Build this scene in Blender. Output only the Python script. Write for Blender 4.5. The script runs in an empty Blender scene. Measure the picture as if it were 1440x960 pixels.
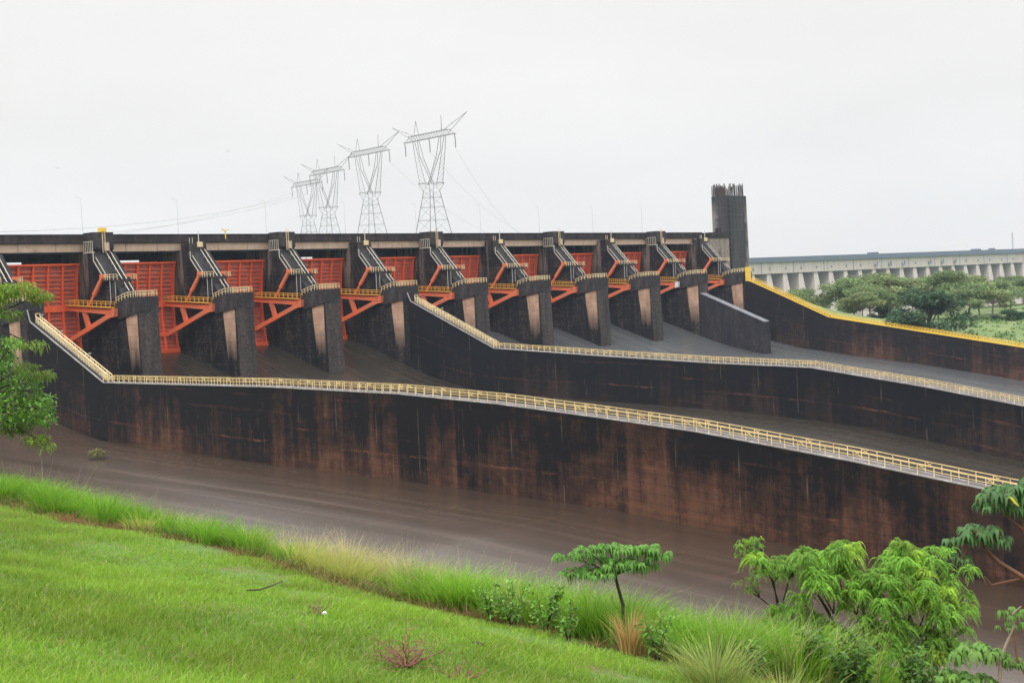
import bpy, bmesh, math, random
import numpy as np
from mathutils import Vector, Matrix
SC = bpy.context.scene
COL = SC.collection
random.seed(7)
RNG = np.random.default_rng(11)

# ------------------------------------------------------------------ camera
F_PX, PITCH, ROLL = 1952.57, 0.0377, 0.0471
cp, sp, cr, sr = math.cos(PITCH), math.sin(PITCH), math.cos(ROLL), math.sin(ROLL)
FWD = Vector((0, cp, -sp)); UP0 = Vector((0, sp, cp)); RT0 = Vector((1, 0, 0))
RT = RT0 * cr - UP0 * sr
UP = RT0 * sr + UP0 * cr
cam_d = bpy.data.cameras.new('camera'); cam = bpy.data.objects.new('camera', cam_d); COL.objects.link(cam)
cam.matrix_world = Matrix(((RT.x, UP.x, -FWD.x, 0), (RT.y, UP.y, -FWD.y, 0), (RT.z, UP.z, -FWD.z, 0), (0, 0, 0, 1)))
cam_d.sensor_width = 36.0; cam_d.lens = 36.0 * F_PX / 1440.0
cam_d.clip_start = 0.1; cam_d.clip_end = 20000
SC.camera = cam

# ------------------------------------------------------------------ world, sun, exposure
SUN_EL, SUN_AZ = math.radians(58), math.radians(205)      # azimuth from +Y clockwise
W = bpy.data.worlds.new('World'); SC.world = W; W.use_nodes = True
nt = W.node_tree; nt.nodes.clear()
wo = nt.nodes.new('ShaderNodeOutputWorld'); mixs = nt.nodes.new('ShaderNodeMixShader')
sky = nt.nodes.new('ShaderNodeTexSky'); sky.sky_type = 'NISHITA'; sky.sun_disc = False
sky.sun_elevation = SUN_EL; sky.sun_rotation = SUN_AZ; sky.dust_density = 4.0; sky.air_density = 1.5
b1 = nt.nodes.new('ShaderNodeBackground'); b1.inputs[1].default_value = 0.1
b2 = nt.nodes.new('ShaderNodeBackground'); b2.inputs[1].default_value = 1.0
tc = nt.nodes.new('ShaderNodeTexCoord'); sep = nt.nodes.new('ShaderNodeSeparateXYZ')
rmp = nt.nodes.new('ShaderNodeValToRGB')
els = rmp.color_ramp.elements
els[0].position = 0.0; els[0].color = (0.885, 0.865, 0.86, 1)
els[1].position = 1.0; els[1].color = (3.6, 3.55, 3.45, 1)
e = els.new(0.23); e.color = (0.965, 0.95, 0.94, 1)
e = els.new(0.34); e.color = (1.55, 1.54, 1.52, 1)
e = els.new(0.6); e.color = (2.7, 2.68, 2.62, 1)
nt.links.new(tc.outputs['Generated'], sep.inputs[0]); nt.links.new(sep.outputs['Z'], rmp.inputs[0])
cn = nt.nodes.new('ShaderNodeTexNoise'); cn.inputs['Scale'].default_value = 3.0; cn.inputs['Detail'].default_value = 5.0
cm = nt.nodes.new('ShaderNodeMapping'); cm.inputs['Scale'].default_value = (1, 1, 3.5); nt.links.new(tc.outputs['Generated'], cm.inputs[0]); nt.links.new(cm.outputs[0], cn.inputs['Vector'])
cr_ = nt.nodes.new('ShaderNodeMapRange'); cr_.inputs[1].default_value = .3; cr_.inputs[2].default_value = .7; cr_.inputs[3].default_value = .955; cr_.inputs[4].default_value = 1.035; nt.links.new(cn.outputs['Fac'], cr_.inputs[0])
cv_ = nt.nodes.new('ShaderNodeVectorMath'); cv_.operation = 'SCALE'; nt.links.new(rmp.outputs[0], cv_.inputs[0]); nt.links.new(cr_.outputs[0], cv_.inputs['Scale'])
nt.links.new(cv_.outputs[0], b2.inputs[0]); nt.links.new(sky.outputs[0], b1.inputs[0])
mixs.inputs[0].default_value = 0.95
nt.links.new(b1.outputs[0], mixs.inputs[1]); nt.links.new(b2.outputs[0], mixs.inputs[2]); nt.links.new(mixs.outputs[0], wo.inputs[0])
sd = bpy.data.lights.new('sun', 'SUN'); sd.energy = 1.4; sd.angle = math.radians(14); sd.color = (1.0, 0.96, 0.9)
so = bpy.data.objects.new('sun', sd); COL.objects.link(so)
sdir = Vector((math.sin(SUN_AZ) * math.cos(SUN_EL), math.cos(SUN_AZ) * math.cos(SUN_EL), math.sin(SUN_EL)))
so.rotation_euler = sdir.to_track_quat('Z', 'Y').to_euler(); so.location = (0, -50, 200)
SC.view_settings.view_transform = 'Standard'; SC.view_settings.look = 'None'
SC.view_settings.exposure = 0.0; SC.view_settings.gamma = 1.0; SC.view_settings.use_curve_mapping = False
SC.cycles.volume_bounces = 1; SC.cycles.max_bounces = 6; SC.cycles.diffuse_bounces = 3; SC.cycles.glossy_bounces = 3
SC.cycles.transparent_max_bounces = 8; SC.cycles.volume_step_rate = 4
HAZE = 0.00007

# ------------------------------------------------------------------ dam frame: u along the dam, v downstream, h up (camera at the origin)
TH, X0, Z0, P = 0.7436, -91.8584, 273.1371, 25.4
s_, c_ = math.sin(TH), math.cos(TH)
ROT = math.atan2(c_, s_)
OU, OV = -138.85, 252.51
def Wd(u, v, h=0.0): return Vector((X0 + u * s_ + v * c_, Z0 + u * c_ - v * s_, h))
def uv_of(x, y): return ((x - X0) * s_ + (y - Z0) * c_, (x - X0) * c_ - (y - Z0) * s_)
def ray(x, y):
    dx, dy = x - 720, y - 480
    a = (dx * cr - dy * sr) / F_PX; b = (dx * sr + dy * cr) / F_PX
    return FWD + RT0 * a - UP0 * b
def at(x, y, t): return ray(x, y) * t
def lerp_prof(pts, x):
    return float(np.interp(x, [p[0] for p in pts], [p[1] for p in pts]))

# ------------------------------------------------------------------ object helpers
def tag(o, label=None, cat=None, group=None, kind=None):
    if label: o['label'] = label
    if cat: o['category'] = cat
    if group: o['group'] = group
    if kind: o['kind'] = kind
    return o
def empty(name, loc=(0, 0, 0), rz=0.0):
    o = bpy.data.objects.new(name, None); COL.objects.link(o); o.location = loc; o.rotation_euler = (0, 0, rz)
    o.empty_display_size = 0.5
    return o
def dam_empty(name, u, v=0.0, h=0.0): return empty(name, Wd(u, v, h), ROT)
def copy_tree(o, parent=None):
    c = o.copy(); COL.objects.link(c)
    if parent: c.parent = parent
    for ch in list(o.children): copy_tree(ch, c)
    return c

class MB:
    """collects shapes; dam-frame points are given as (u, v, h) and stored as (u, -v, h)"""
    def __init__(self, dam=True): self.v = []; self.f = []; self.uv = []; self.dam = dam
    def P(self, p): return (p[0], -p[1], p[2]) if self.dam else tuple(p)
    def add(self, pts, faces, uvs=None):
        n = len(self.v); self.v += [self.P(p) for p in pts]; self.f += [tuple(n + i for i in f) for f in faces]
        self.uv += list(uvs) if uvs else [(0, 0)] * len(pts)
        return self
    def box(self, a0, a1, b0, b1, c0, c1):
        pts = [(a, b, c) for a in (a0, a1) for b in (b0, b1) for c in (c0, c1)]
        return self.add(pts, [(0, 1, 3, 2), (4, 6, 7, 5), (0, 4, 5, 1), (2, 3, 7, 6), (0, 2, 6, 4), (1, 5, 7, 3)])
    def prism(self, poly, u0, u1):
        n = len(poly)
        pts = [(u0, q[0], q[1]) for q in poly] + [(u1, q[0], q[1]) for q in poly]
        fs = [tuple(range(n)), tuple(range(2 * n - 1, n - 1, -1))] + [(i, (i + 1) % n, n + (i + 1) % n, n + i) for i in range(n)]
        return self.add(pts, fs)
    def bar(self, p, q, w, d=None, n=4, up=None):
        p, q = Vector(p), Vector(q); d = w if d is None else d
        ax = q - p
        if ax.length < 1e-6: return self
        ax.normalize(); r = Vector(up) if up else Vector((0, 0, 1))
        if abs(ax.dot(r)) > 0.95: r = Vector((1, 0, 0))
        s1 = ax.cross(r).normalized(); s2 = s1.cross(ax)
        if n == 4:
            offs = [s1 * (i * w / 2) + s2 * (j * d / 2) for i, j in ((-1, -1), (1, -1), (1, 1), (-1, 1))]
        else:
            offs = [s1 * math.cos(2 * math.pi * k / n) * w / 2 + s2 * math.sin(2 * math.pi * k / n) * d / 2 for k in range(n)]
        pts = [p + o for o in offs] + [q + o for o in offs]
        return self.add(pts, [tuple(range(n))[::-1], tuple(range(n, 2 * n))] + [(i, (i + 1) % n, n + (i + 1) % n, n + i) for i in range(n)])
    def tube(self, pts, rad, n=6):
        pts = [Vector(p) for p in pts]; m = len(pts); base = []
        ref = Vector((0.31, 0.2, 0.93))
        for i, p in enumerate(pts):
            ax = (pts[min(i + 1, m - 1)] - pts[max(i - 1, 0)]).normalized()
            s1 = ax.cross(ref).normalized(); s2 = s1.cross(ax); r = rad[i] if hasattr(rad, '__len__') else rad
            base += [p + (s1 * math.cos(2 * math.pi * k / n) + s2 * math.sin(2 * math.pi * k / n)) * r for k in range(n)]
        fs = [(i * n + k, i * n + (k + 1) % n, (i + 1) * n + (k + 1) % n, (i + 1) * n + k) for i in range(m - 1) for k in range(n)]
        fs += [tuple(range(n))[::-1], tuple(range((m - 1) * n, m * n))]
        return self.add(base, fs)
    def rail(self, path, hgt=1.1, gap=2.0, w=0.09, mids=(0.55,), cross=0):
        path = [Vector(p) for p in path]; L = 0
        for a, b in zip(path, path[1:]):
            d = (b - a).length; n = max(1, round(d / gap))
            for i in range(n + 1):
                if i == n and b is not path[-1]: continue
                q = a.lerp(b, i / n); self.bar(q, q + Vector((0, 0, hgt)), w)
                if cross and i % cross == 0 and i < n:
                    q2 = a.lerp(b, (i + .5) / n)
                    self.bar(q + Vector((0, 0, hgt * .55)), q2 + Vector((0, 0, hgt)), w * .7)
                    self.bar(q2 + Vector((0, 0, hgt * .55)), q + Vector((0, 0, hgt)), w * .7)
            for m in (1.0,) + tuple(x for x in mids):
                o = Vector((0, 0, hgt * m)); self.bar(a + o, b + o, w * (1.0 if m == 1 else .8))
        return self
    def build(self, name, mat, parent=None, smooth=False, uv=False, recalc=True):
        me = bpy.data.meshes.new(name); me.from_pydata(self.v, [], self.f)
        if uv:
            l = me.uv_layers.new(name='UVMap'); idx = np.empty(len(me.loops), dtype=np.int32); me.loops.foreach_get('vertex_index', idx)
            l.data.foreach_set('uv', np.asarray(self.uv, dtype=np.float32)[idx].ravel())
        if recalc:
            bm = bmesh.new(); bm.from_mesh(me); bmesh.ops.recalc_face_normals(bm, faces=bm.faces); bm.to_mesh(me); bm.free()
        me.materials.append(mat)
        if smooth: me.polygons.foreach_set('use_smooth', [True] * len(me.polygons))
        o = bpy.data.objects.new(name, me); COL.objects.link(o)
        if parent: o.parent = parent
        return o
def np_mesh(name, V, F, mat, parent=None, col=None, smooth=False):
    """V (n,3), F (m,4) quads (triangles repeat the last index); col (n,3) goes to a point attribute"""
    me = bpy.data.meshes.new(name); V = np.asarray(V, dtype=np.float32); F = np.asarray(F, dtype=np.int32); k = F.shape[1]
    me.vertices.add(len(V)); me.vertices.foreach_set('co', V.ravel())
    me.loops.add(F.size); me.loops.foreach_set('vertex_index', F.ravel())
    me.polygons.add(len(F)); me.polygons.foreach_set('loop_start', np.arange(0, F.size, k, dtype=np.int32))
    me.polygons.foreach_set('loop_total', np.full(len(F), k, dtype=np.int32))
    if smooth: me.polygons.foreach_set('use_smooth', np.ones(len(F), dtype=bool))
    me.update(calc_edges=True)
    if col is not None:
        a = me.attributes.new('tint', 'FLOAT_COLOR', 'POINT'); c4 = np.ones((len(V), 4), dtype=np.float32); c4[:, :3] = col
        a.data.foreach_set('color', c4.ravel())
    me.materials.append(mat)
    o = bpy.data.objects.new(name, me); COL.objects.link(o)
    if parent: o.parent = parent
    return o

# ------------------------------------------------------------------ materials
class NT:
    def __init__(self, name):
        self.m = bpy.data.materials.new(name); self.m.use_nodes = True; self.t = self.m.node_tree; self.t.nodes.clear()
        self.out = self.t.nodes.new('ShaderNodeOutputMaterial'); self.b = self.t.nodes.new('ShaderNodeBsdfPrincipled')
        self.t.links.new(self.b.outputs[0], self.out.inputs[0])
    def n(self, t, **k):
        n = self.t.nodes.new(t)
        for a, b in k.items(): setattr(n, a, b)
        return n
    def set(self, sock, val):
        if hasattr(val, 'is_output') or isinstance(val, bpy.types.NodeSocket): self.t.links.new(val, sock)
        else: sock.default_value = val
    def math(self, op, a, b=0.0, c=None, clamp=False):
        n = self.n('ShaderNodeMath', operation=op, use_clamp=clamp); self.set(n.inputs[0], a); self.set(n.inputs[1], b)
        if c is not None: self.set(n.inputs[2], c)
        return n.outputs[0]
    def mix(self, f, a, b, mode='MIX'):
        n = self.n('ShaderNodeMix', data_type='RGBA', blend_type=mode); self.set(n.inputs[0], f)
        self.set(n.inputs[6], a if not isinstance(a, tuple) else a + (1,) if len(a) == 3 else a)
        self.set(n.inputs[7], b if not isinstance(b, tuple) else b + (1,) if len(b) == 3 else b)
        return n.outputs[2]
    def coord(self, kind='Object', scale=(1, 1, 1), loc=(0, 0, 0)):
        t = self.n('ShaderNodeTexCoord'); m = self.n('ShaderNodeMapping'); m.inputs['Scale'].default_value = scale; m.inputs['Location'].default_value = loc
        self.t.links.new(t.outputs[kind], m.inputs[0]); return m.outputs[0]
    def noise(self, vec, scale=1.0, detail=4.0, rough=0.6, dist=0.0):
        n = self.n('ShaderNodeTexNoise'); self.t.links.new(vec, n.inputs['Vector']); n.inputs['Scale'].default_value = scale
        n.inputs['Detail'].default_value = detail; n.inputs['Roughness'].default_value = rough; n.inputs['Distortion'].default_value = dist
        return n.outputs['Fac']
    def step(self, x, a, b):
        n = self.n('ShaderNodeMapRange'); self.set(n.inputs[0], x); self.set(n.inputs[1], a); self.set(n.inputs[2], b); n.clamp = True
        return n.outputs[0]
    def sepv(self, vec):
        n = self.n('ShaderNodeSeparateXYZ'); self.t.links.new(vec, n.inputs[0]); return n.outputs
    def bump(self, h, dist=0.05, strength=0.5):
        n = self.n('ShaderNodeBump'); n.inputs['Distance'].default_value = dist; n.inputs['Strength'].default_value = strength
        self.t.links.new(h, n.inputs['Height']); self.t.links.new(n.outputs[0], self.b.inputs['Normal'])
    def base(self, c): self.set(self.b.inputs['Base Color'], c + (1,) if isinstance(c, tuple) else c)
    def rough(self, r): self.set(self.b.inputs['Roughness'], r)

def flat_mat(name, col, var=0.25, scale=1.5, rough=0.6, metal=0.0, dirt=None):
    m = NT(name); v = m.coord(); n = m.noise(v, scale, 5, .65)
    c = m.mix(n, tuple(x * (1 - var) for x in col), tuple(min(1, x * (1 + var)) for x in col))
    if dirt: c = m.mix(m.math('MULTIPLY', m.step(m.noise(v, scale * .35, 6, .7), .48, .66), .8), c, dirt)
    m.base(c); m.rough(rough); m.b.inputs['Metallic'].default_value = metal
    return m.m

def wall_material(name, rust=1.0, dark=(0.008, 0.007, 0.008), brown=(0.066, 0.031, 0.019), x0=20., x1=190.):
    """water-stained concrete; UV in metres: x along the wall, y above its foot"""
    m = NT(name); uv = m.coord('UV'); xyz = m.sepv(uv); x, y = xyz[0], xyz[1]
    big = m.noise(m.coord('UV', (.035, .06, 1)), 1, 5, .6, .6)
    streak = m.noise(m.coord('UV', (.55, .035, 1), (3, 7, 0)), 1, 6, .7)
    fine = m.noise(m.coord('UV', (3.2, .16, 1), (9, 2, 0)), 1, 7, .78)
    blot = m.noise(m.coord('UV', (.30, .36, 1), (5, 1, 0)), 1, 9, .78, .3)
    along = m.step(x, x0, x1)
    amt = m.math('ADD', m.math('MULTIPLY', along, .32 * rust), m.math('MULTIPLY', m.math('SUBTRACT', big, .5), 2.6))
    amt = m.math('ADD', amt, m.math('MULTIPLY', m.math('SUBTRACT', streak, .5), 1.9))
    amt = m.math('ADD', amt, m.math('MULTIPLY', m.math('SUBTRACT', blot, .5), 2.4))
    wn = m.n('ShaderNodeTexWhiteNoise', noise_dimensions='1D'); m.t.links.new(m.math('FLOOR', m.math('MULTIPLY', x, 1 / 5.9)), wn.inputs['W'])
    amt = m.math('ADD', amt, m.math('MULTIPLY', m.math('SUBTRACT', wn.outputs['Value'], .5), .55))
    hi = m.step(y, 1.5, 10.5)
    amt = m.math('ADD', amt, m.math('MULTIPLY', m.math('SUBTRACT', .6, hi), .55))
    amt = m.math('ADD', amt, m.math('MULTIPLY', m.math('SUBTRACT', fine, .5), 1.1))
    a = m.step(amt, .08, .82)
    c = m.mix(a, dark, brown)
    c = m.mix(m.math('MULTIPLY', m.step(amt, .62, 1.15), .7), c, tuple(min(1, q * 2.0) for q in brown))
    c = m.mix(m.step(fine, .45, .75), c, m.mix(.5, c, (0.008, 0.008, 0.009)))
    # pour lines: faint and dark everywhere, rusty and broken in places
    jit = m.math('MULTIPLY', m.math('SUBTRACT', m.noise(m.coord('UV', (.18, .02, 1), (1, 4, 0)), 1, 6, .8), .5), 1.1)
    yy = m.math('ADD', y, jit)
    fr = m.math('ABSOLUTE', m.math('SUBTRACT', m.math('FRACT', m.math('MULTIPLY', yy, 1 / 2.4)), .5))
    fs_ = m.math('ABSOLUTE', m.math('SUBTRACT', m.math('FRACT', m.math('MULTIPLY', y, 1 / 1.2)), .5))
    c = m.mix(m.math('MULTIPLY', m.math('SUBTRACT', 1, m.step(fs_, .02, .07)), m.math('MULTIPLY', m.step(fine, .35, .6), .5)), c, (0.005, 0.005, 0.006))
    wob = m.noise(m.coord('UV', (.8, .8, 1), (2, 3, 0)), 1, 6, .75)
    ln = m.math('SUBTRACT', 1, m.step(fr, m.math('MULTIPLY', m.math('SUBTRACT', wob, .34), .12), m.math('MULTIPLY', wob, .20)))
    msk = m.math('MULTIPLY', m.step(m.noise(m.coord('UV', (.045, .42, 1), (2, 11, 0)), 1, 6, .75), .53, .66), m.step(wob, .36, .56))
    ln = m.math('MULTIPLY', ln, msk)
    low = m.math('SUBTRACT', 1, m.step(y, 3, 8))
    c = m.mix(m.math('MULTIPLY', ln, m.math('ADD', .45, m.math('MULTIPLY', low, .4))), c, (0.17, 0.070, 0.036))
    # vertical construction joints
    fx = m.math('ABSOLUTE', m.math('SUBTRACT', m.math('FRACT', m.math('MULTIPLY', m.math('ADD', x, m.math('MULTIPLY', jit, .12)), 1 / 8.85)), .5))
    vj = m.math('MULTIPLY', m.math('SUBTRACT', 1, m.step(fx, .007, .014)), m.step(m.noise(m.coord('UV', (.07, .2, 1), (8, 3, 0)), 1, 3, .6), .50, .66))
    c = m.mix(m.math('MULTIPLY', vj, .45), c, (0.16, 0.12, 0.10))
    # pale lime runs near the foot
    lime = m.math('MULTIPLY', m.step(m.noise(m.coord('UV', (.9, .05, 1), (4, 2, 0)), 1, 4, .7), .64, .74), m.math('SUBTRACT', 1, m.step(y, 1, 5.5)))
    lime = m.math('MULTIPLY', lime, m.step(m.noise(m.coord('UV', (.03, .01, 1), (6, 2, 0)), 1, 2, .5), .44, .52))
    c = m.mix(m.math('MULTIPLY', lime, .8), c, (0.26, 0.16, 0.11))
    dr = m.math('MULTIPLY', m.step(m.noise(m.coord('UV', (2.6, .10, 1), (7, 5, 0)), 1, 3, .6), .655, .70), m.step(m.noise(m.coord('UV', (.07, .12, 1), (3, 9, 0)), 1, 4, .6), .50, .62))
    c = m.mix(m.math('MULTIPLY', dr, .55), c, (0.16, 0.10, 0.075))
    sp_ = m.step(m.noise(m.coord('UV', (.35, .9, 1), (13, 5, 0)), 1, 8, .8), .66, .72)
    c = m.mix(m.math('MULTIPLY', sp_, .6), c, (0.20, 0.095, 0.05))
    m.base(c); m.rough(m.math('ADD', .62, m.math('MULTIPLY', blot, .3))); m.b.inputs['Specular IOR Level'].default_value = .12
    m.bump(m.math('ADD', blot, m.math('MULTIPLY', fine, .4)), .06, .5)
    return m.m

def pier_material():
    m = NT('pier_concrete'); o = m.coord(); q = m.sepv(o); u, y, h = q[0], q[1], q[2]
    info = m.n('ShaderNodeObjectInfo')
    off = m.n('ShaderNodeVectorMath', operation='ADD'); rnd = m.n('ShaderNodeCombineXYZ')
    m.t.links.new(m.math('MULTIPLY', info.outputs['Random'], 60), rnd.inputs[1]); m.t.links.new(o, off.inputs[0]); m.t.links.new(rnd.outputs[0], off.inputs[1])
    mp = m.n('ShaderNodeMapping'); mp.inputs['Scale'].default_value = (.5, .5, .05); m.t.links.new(off.outputs[0], mp.inputs[0])
    st = m.noise(mp.outputs[0], 1, 6, .7); bl = m.noise(off.outputs[0], .35, 7, .65); fn = m.noise(off.outputs[0], 1.6, 6, .7)
    geo = m.n('ShaderNodeNewGeometry')
    # face direction in the object's own frame (shade painted into the flanks along with their water stain; front paler)
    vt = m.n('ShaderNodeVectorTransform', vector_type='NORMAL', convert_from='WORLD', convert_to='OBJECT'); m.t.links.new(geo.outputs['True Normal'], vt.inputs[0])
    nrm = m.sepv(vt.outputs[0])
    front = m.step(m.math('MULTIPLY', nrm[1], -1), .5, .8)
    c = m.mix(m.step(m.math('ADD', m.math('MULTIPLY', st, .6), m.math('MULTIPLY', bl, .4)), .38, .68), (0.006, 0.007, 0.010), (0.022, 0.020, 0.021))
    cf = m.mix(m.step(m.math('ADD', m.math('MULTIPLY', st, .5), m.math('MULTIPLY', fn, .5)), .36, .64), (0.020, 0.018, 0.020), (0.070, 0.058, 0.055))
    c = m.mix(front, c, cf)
    ys = m.math('FRACT', m.math('MULTIPLY', h, 1 / 2.5)); lj = m.math('MULTIPLY', m.math('SUBTRACT', 1, m.step(m.math('ABSOLUTE', m.math('SUBTRACT', ys, .5)), .015, .05)), m.step(fn, .4, .6))
    c = m.mix(m.math('MULTIPLY', lj, .35), c, (0.10, 0.08, 0.07))
    wr = m.math('MULTIPLY', m.step(m.math('ADD', m.math('MULTIPLY', fn, .6), m.math('MULTIPLY', st, .4)), .50, .60), m.step(bl, .38, .56))
    c = m.mix(m.math('MULTIPLY', wr, .7), c, (0.105, 0.075, 0.06))
    # dry strip of bare concrete on the flank under the trunnion block
    edge = m.math('ADD', 4.7, m.math('MULTIPLY', m.math('ADD', h, 1.6), .10))
    edge = m.math('ADD', edge, m.math('MULTIPLY', m.math('SUBTRACT', bl, .5), .5))
    t1 = m.step(m.math('SUBTRACT', edge, y), -.12, .12)
    t2 = m.step(y, .25, .4)
    side = m.step(m.math('ABSOLUTE', nrm[0]), .5, .8)
    up = m.math('SUBTRACT', 1, m.step(h, -.9, -.7))
    dn = m.step(m.math('ADD', h, m.math('MULTIPLY', m.math('SUBTRACT', st, .5), 9)), -13.5, -6.5)
    tan = m.math('MULTIPLY', m.math('MULTIPLY', t1, t2), m.math('MULTIPLY', side, m.math('MULTIPLY', up, dn)))
    ct = m.mix(m.step(bl, .35, .65), (0.52, 0.35, 0.25), (0.36, 0.225, 0.155)); ct = m.mix(m.math('MULTIPLY', lj, .6), ct, (0.06, 0.045, 0.04))
    ct = m.mix(m.math('MULTIPLY', m.step(st, .52, .66), .6), ct, (0.10, 0.07, 0.055))
    c = m.mix(tan, c, ct)
    # weathered pale streak at the upstream edge
    ws = m.math('MULTIPLY', m.math('MULTIPLY', m.step(y, 18.3, 19.0), side), m.math('MULTIPLY', m.step(st, .44, .56), m.step(h, 1, 7)))
    c = m.mix(m.math('MULTIPLY', ws, .8), c, (0.20, 0.155, 0.13))
    br_ = m.math('MULTIPLY', m.math('MULTIPLY', m.step(bl, .5, .66), side), m.math('MULTIPLY', m.step(h, 0, 6), m.step(fn, .35, .6)))
    c = m.mix(m.math('MULTIPLY', br_, .7), c, (0.085, 0.055, 0.042))
    m.base(c); m.rough(.85); m.b.inputs['Specular IOR Level'].default_value = .12; m.bump(fn, .06, .5)
    return m.m

def plain_concrete(name, lo, hi, stain=None, stretch=(.4, .4, .08)):
    m = NT(name); a = m.noise(m.coord('Object', stretch), 1, 6, .7); b = m.noise(m.coord('Object'), .5, 7, .65)
    c = m.mix(m.step(m.math('ADD', m.math('MULTIPLY', a, .6), m.math('MULTIPLY', b, .4)), .36, .64), lo, hi)
    w_ = m.noise(m.coord('Object'), 1.3, 8, .75); c = m.mix(m.math('MULTIPLY', m.step(m.math('ADD', m.math('MULTIPLY', w_, .6), m.math('MULTIPLY', a, .4)), .51, .63), .5), c, tuple(min(.6, q * 1.8 + .015) for q in hi))
    if stain: c = m.mix(m.math('MULTIPLY', m.step(a, .50, .66), .85), c, stain)
    m.base(c); m.rough(.85); m.b.inputs['Specular IOR Level'].default_value = .15; m.bump(b, .04, .4)
    return m.m

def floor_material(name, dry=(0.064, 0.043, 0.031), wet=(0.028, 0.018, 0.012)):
    m = NT(name)
    lng = m.noise(m.coord('Object', (.30, .008, 0)), 1, 6, .65); big = m.noise(m.coord('Object', (.03, .010, 0)), 1, 5, .6)
    fin = m.noise(m.coord('Object', (1.2, .06, 0)), 1, 5, .7); o = m.sepv(m.coord())
    c = m.mix(m.step(m.math('ADD', m.math('MULTIPLY', lng, .55), m.math('MULTIPLY', big, .45)), .28, .76), wet, dry)
    c = m.mix(m.math('MULTIPLY', m.step(fin, .56, .72), .3), c, (0.110, 0.050, 0.028))
    def joints(x, sp, a, b): return m.math('SUBTRACT', 1, m.step(m.math('ABSOLUTE', m.math('SUBTRACT', m.math('FRACT', m.math('MULTIPLY', x, 1 / sp)), .5)), a, b))
    jn = m.math('MAXIMUM', joints(o[0], 9.3, .006, .018), joints(o[1], 15.0, .004, .012))
    c = m.mix(m.math('MULTIPLY', jn, m.math('MULTIPLY', m.step(lng, .35, .6), .4)), c, (0.14, 0.085, 0.06))
    m.base(c); m.rough(m.math('ADD', .22, m.math('MULTIPLY', m.step(m.math('ADD', m.math('MULTIPLY', lng, .6), m.math('MULTIPLY', big, .4)), .36, .66), .09))); m.b.inputs['Specular IOR Level'].default_value = .5
    return m.m

def gate_material():
    m = NT('orange_gate_paint'); v = m.coord(); n = m.noise(m.coord('Object', (.6, .6, .12)), 1, 6, .7); b = m.noise(v, .7, 6, .7)
    c = m.mix(m.step(n, .38, .62), (0.74, 0.085, 0.016), (0.80, 0.125, 0.032))
    c = m.mix(m.math('MULTIPLY', m.step(b, .52, .68), .45), c, (0.34, 0.08, 0.04))
    g = m.n('ShaderNodeNewGeometry'); mp = m.n('ShaderNodeMapping'); mp.inputs['Scale'].default_value = (.05, .05, .12); m.t.links.new(g.outputs['Position'], mp.inputs[0])
    w_ = m.noise(mp.outputs[0], 1, 3, .6); c = m.mix(m.math('MULTIPLY', m.step(w_, .4, .65), .35), c, (0.56, 0.085, 0.035))
    m.base(c); m.rough(.6); return m.m

def leaf_mat(name, trans=0.35, rough=0.5, fallback=(0.06, 0.13, 0.02)):
    m = NT(name); a = m.n('ShaderNodeAttribute', attribute_name='tint')
    n = m.noise(m.coord(), 3.0, 3, .6)
    c = m.mix(m.math('MULTIPLY', n, .5), a.outputs['Color'], m.mix(.55, a.outputs['Color'], (0.02, 0.05, 0.01)))
    m.base(c); m.rough(rough); m.b.inputs['Specular IOR Level'].default_value = .3
    tr = m.n('ShaderNodeBsdfTranslucent'); m.set(tr.inputs[0], c); mx = m.n('ShaderNodeMixShader'); mx.inputs[0].default_value = trans
    m.t.links.new(m.b.outputs[0], mx.inputs[1]); m.t.links.new(tr.outputs[0], mx.inputs[2]); m.t.links.new(mx.outputs[0], m.out.inputs[0])
    return m.m

M = {}
M['wall_near'] = wall_material('stained_wall_concrete', 1.0)
M['wall_mid'] = wall_material('dark_wall_concrete', .35, dark=(0.007, 0.007, 0.010), brown=(0.026, 0.016, 0.014))
M['wall_far'] = wall_material('rusty_wall_concrete', .5, dark=(0.011, 0.009, 0.011), brown=(0.060, 0.030, 0.022), x0=0, x1=110)
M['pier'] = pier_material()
M['block'] = plain_concrete('trunnion_block_concrete', (0.014, 0.013, 0.015), (0.050, 0.043, 0.043))
M['ramp'] = plain_concrete('ramp_concrete', (0.012, 0.013, 0.016), (0.034, 0.032, 0.034))
M['parapet'] = plain_concrete('parapet_concrete', (0.012, 0.011, 0.014), (0.050, 0.040, 0.040))
M['girder'] = plain_concrete('girder_concrete', (0.40, 0.29, 0.21), (0.53, 0.39, 0.30), stain=(0.30, 0.20, 0.15), stretch=(.35, .35, .3))
M['under'] = plain_concrete('soffit_concrete', (0.010, 0.012, 0.017), (0.022, 0.024, 0.029))
M['coping'] = plain_concrete('coping_concrete', (0.19, 0.18, 0.175), (0.33, 0.32, 0.31))
M['walk'] = plain_concrete('walkway_concrete', (0.085, 0.075, 0.072), (0.15, 0.13, 0.125))
M['stairgrey'] = plain_concrete('stair_concrete', (0.10, 0.105, 0.12), (0.16, 0.165, 0.18))
M['splitter'] = plain_concrete('splitter_concrete', (0.014, 0.014, 0.018), (0.034, 0.029, 0.032))
M['tower'] = plain_concrete('tower_concrete', (0.020, 0.021, 0.025), (0.050, 0.047, 0.048))
M['towerpale'] = plain_concrete('weathered_concrete', (0.16, 0.135, 0.12), (0.32, 0.27, 0.24), stain=(0.035, 0.033, 0.035))
M['rebar'] = flat_mat('rusty_steel', (0.05, 0.035, 0.03), .3)
M['orange'] = gate_material()
M['panel'] = flat_mat('faded_gate_plate', (0.46, 0.17, 0.13), .3, 1.2, .6, dirt=(0.26, 0.075, 0.05))
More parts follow.
